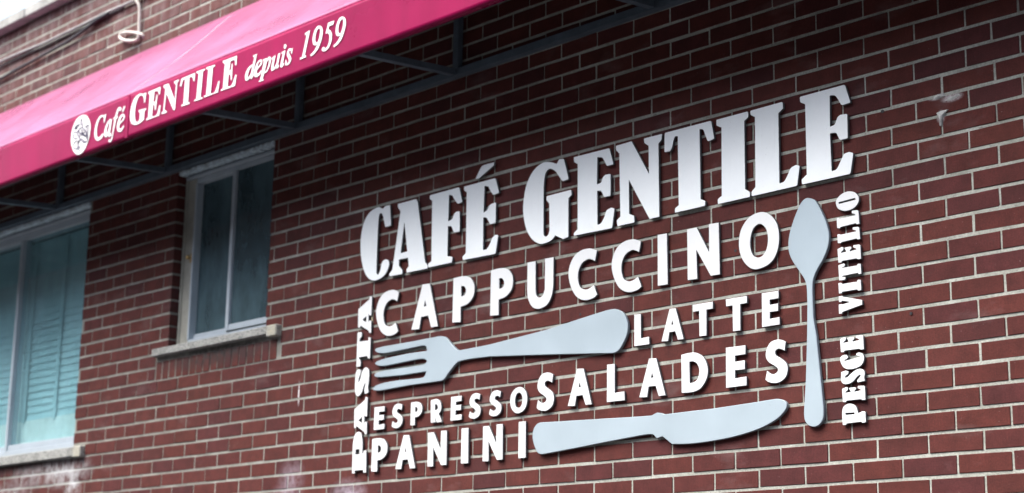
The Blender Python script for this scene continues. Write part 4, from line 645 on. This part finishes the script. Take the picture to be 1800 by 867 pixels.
def panel_at(xm):
    for a, b, vo in valances:
        if a <= xm <= b: return vo
    return valances[0][2]
def printed(name, loops, y, mat):
    xs = [p[0] for k, l in loops for p in l]; o = cutout(name, loops, y, 0, [mat], flat=True)
    return child(o, panel_at((min(xs) + max(xs)) / 2000))
for loops in PRINT: printed('printed_letter', loops, AD + .0040, M['print'])
printed('emblem_disc', OVAL, AD + .0039, M['print'])
em = MB()
for ln in EMBL:
    em.tube([(p.x / 1000, -AD - .0036, p.y / 1000) for p in catmull([Vector((q[0], q[1])) for q in ln], 5)], .0030, 6)
child(em.obj('emblem_drawing', M['ink'], None, (-4.6, 0, 3.9)), panel_at(-4.5))

# ---------------------------------------------------------------- sign letters and cutlery
ORD = ['first', 'second', 'third', 'fourth', 'fifth', 'sixth', 'seventh', 'eighth', 'ninth', 'tenth']
def letter(loops, ch, word, i, look, group, mats, face=.016, th=.010):
    o = cutout('sign_letter', loops, face, th, mats)
    tag(o, '%s letter %s, %s letter of %s on the brick wall' % (look, ch, ORD[i], word), 'letter', group)
for i, (ch, loops) in enumerate(BIG):
    word, j = ('CAFÉ', i) if i < 4 else ('GENTILE', i - 4)
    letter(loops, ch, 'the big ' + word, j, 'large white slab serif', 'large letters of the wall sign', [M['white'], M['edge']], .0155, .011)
for word, items in ROWS.items():
    up = items[0][0][0] in 'pv'
    for i, (g, x0, x1, z0, z1) in enumerate(items):
        loops = [(k, [(x0 + (x1 - x0) * p[0] / 1000, z0 + (z1 - z0) * p[1] / 1000, p[2]) for p in l]) for k, l in GLYPH[g]]
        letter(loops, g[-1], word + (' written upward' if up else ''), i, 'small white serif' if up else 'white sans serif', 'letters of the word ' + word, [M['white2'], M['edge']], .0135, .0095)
for nm, dat, lab in (('sign_fork', FORK, 'pale blue grey fork cutout lying flat between CAPPUCCINO and ESPRESSO'), ('sign_spoon', SPOON, 'pale blue grey upright spoon cutout right of CAPPUCCINO'), ('sign_knife', KNIFE, 'pale blue grey knife cutout lying flat below SALADES')):
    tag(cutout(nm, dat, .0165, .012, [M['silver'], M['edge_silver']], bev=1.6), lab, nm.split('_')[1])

# ---------------------------------------------------------------- cables on the upper wall
def wavy(pts, amp=.004, n=10):
    P = catmull([Vector(p) for p in pts], n)
    return [p + Vector((0, 0, amp * mn.noise(p * 3))) for p in P]
tag(MB().tube(wavy([(-9.4, -.014, 5.0), (-8, -.014, 4.995), (-6.744, -.014, 4.992), (-6.126, -.014, 4.976), (-5.467, -.014, 4.977), (-5.0, -.014, 4.972), (-3, -.014, 4.975), (-.5, -.014, 4.975)]), .0085, 10).obj('conduit', M['grey'], None, (-6, 0, 4.98), True), 'thin grey conduit running along the upper brick wall above the awning', 'conduit')
tag(MB().tube(wavy([(-9.4, -.012, 4.72), (-7.4, -.012, 4.835), (-6.7235, -.014, 4.876), (-6.2, -.016, 4.901), (-5.886, -.016, 4.914), (-5.6, -.020, 4.952), (-5.4537, -.022, 4.962)]), .009, 8).obj('black_cable', M['black'], None, (-6, 0, 4.9), True), 'sagging black cable tied below the grey conduit on the upper wall', 'cable')
tag(MB().tube(wavy([(-5.30, -.010, 4.962), (-6.2, -.010, 4.959), (-9.4, -.010, 4.98)]), .005, 6).obj('black_wire', M['black'], None, (-6, 0, 4.96), True), 'thin black wire directly beneath the grey conduit', 'wire')
tag(MB().tube(wavy([(-5.165, -.03, 5.02), (-5.150, -.03, 4.965), (-5.121, -.02, 4.914), (-5.116, -.015, 4.80), (-5.1145, -.015, 4.756), (-5.1305, -.016, 4.731), (-5.2149, -.02, 4.744), (-5.29, -.022, 4.775), (-5.2998, -.02, 4.803), (-5.2214, -.018, 4.796), (-5.1019, -.012, 4.756), (-5.09, .004, 4.735)], .001), .0085, 8).obj('white_cable', M['wcable'], None, (-5.15, 0, 4.75), True), 'white cable hanging in a loop on the upper brick wall above the awning', 'cable')
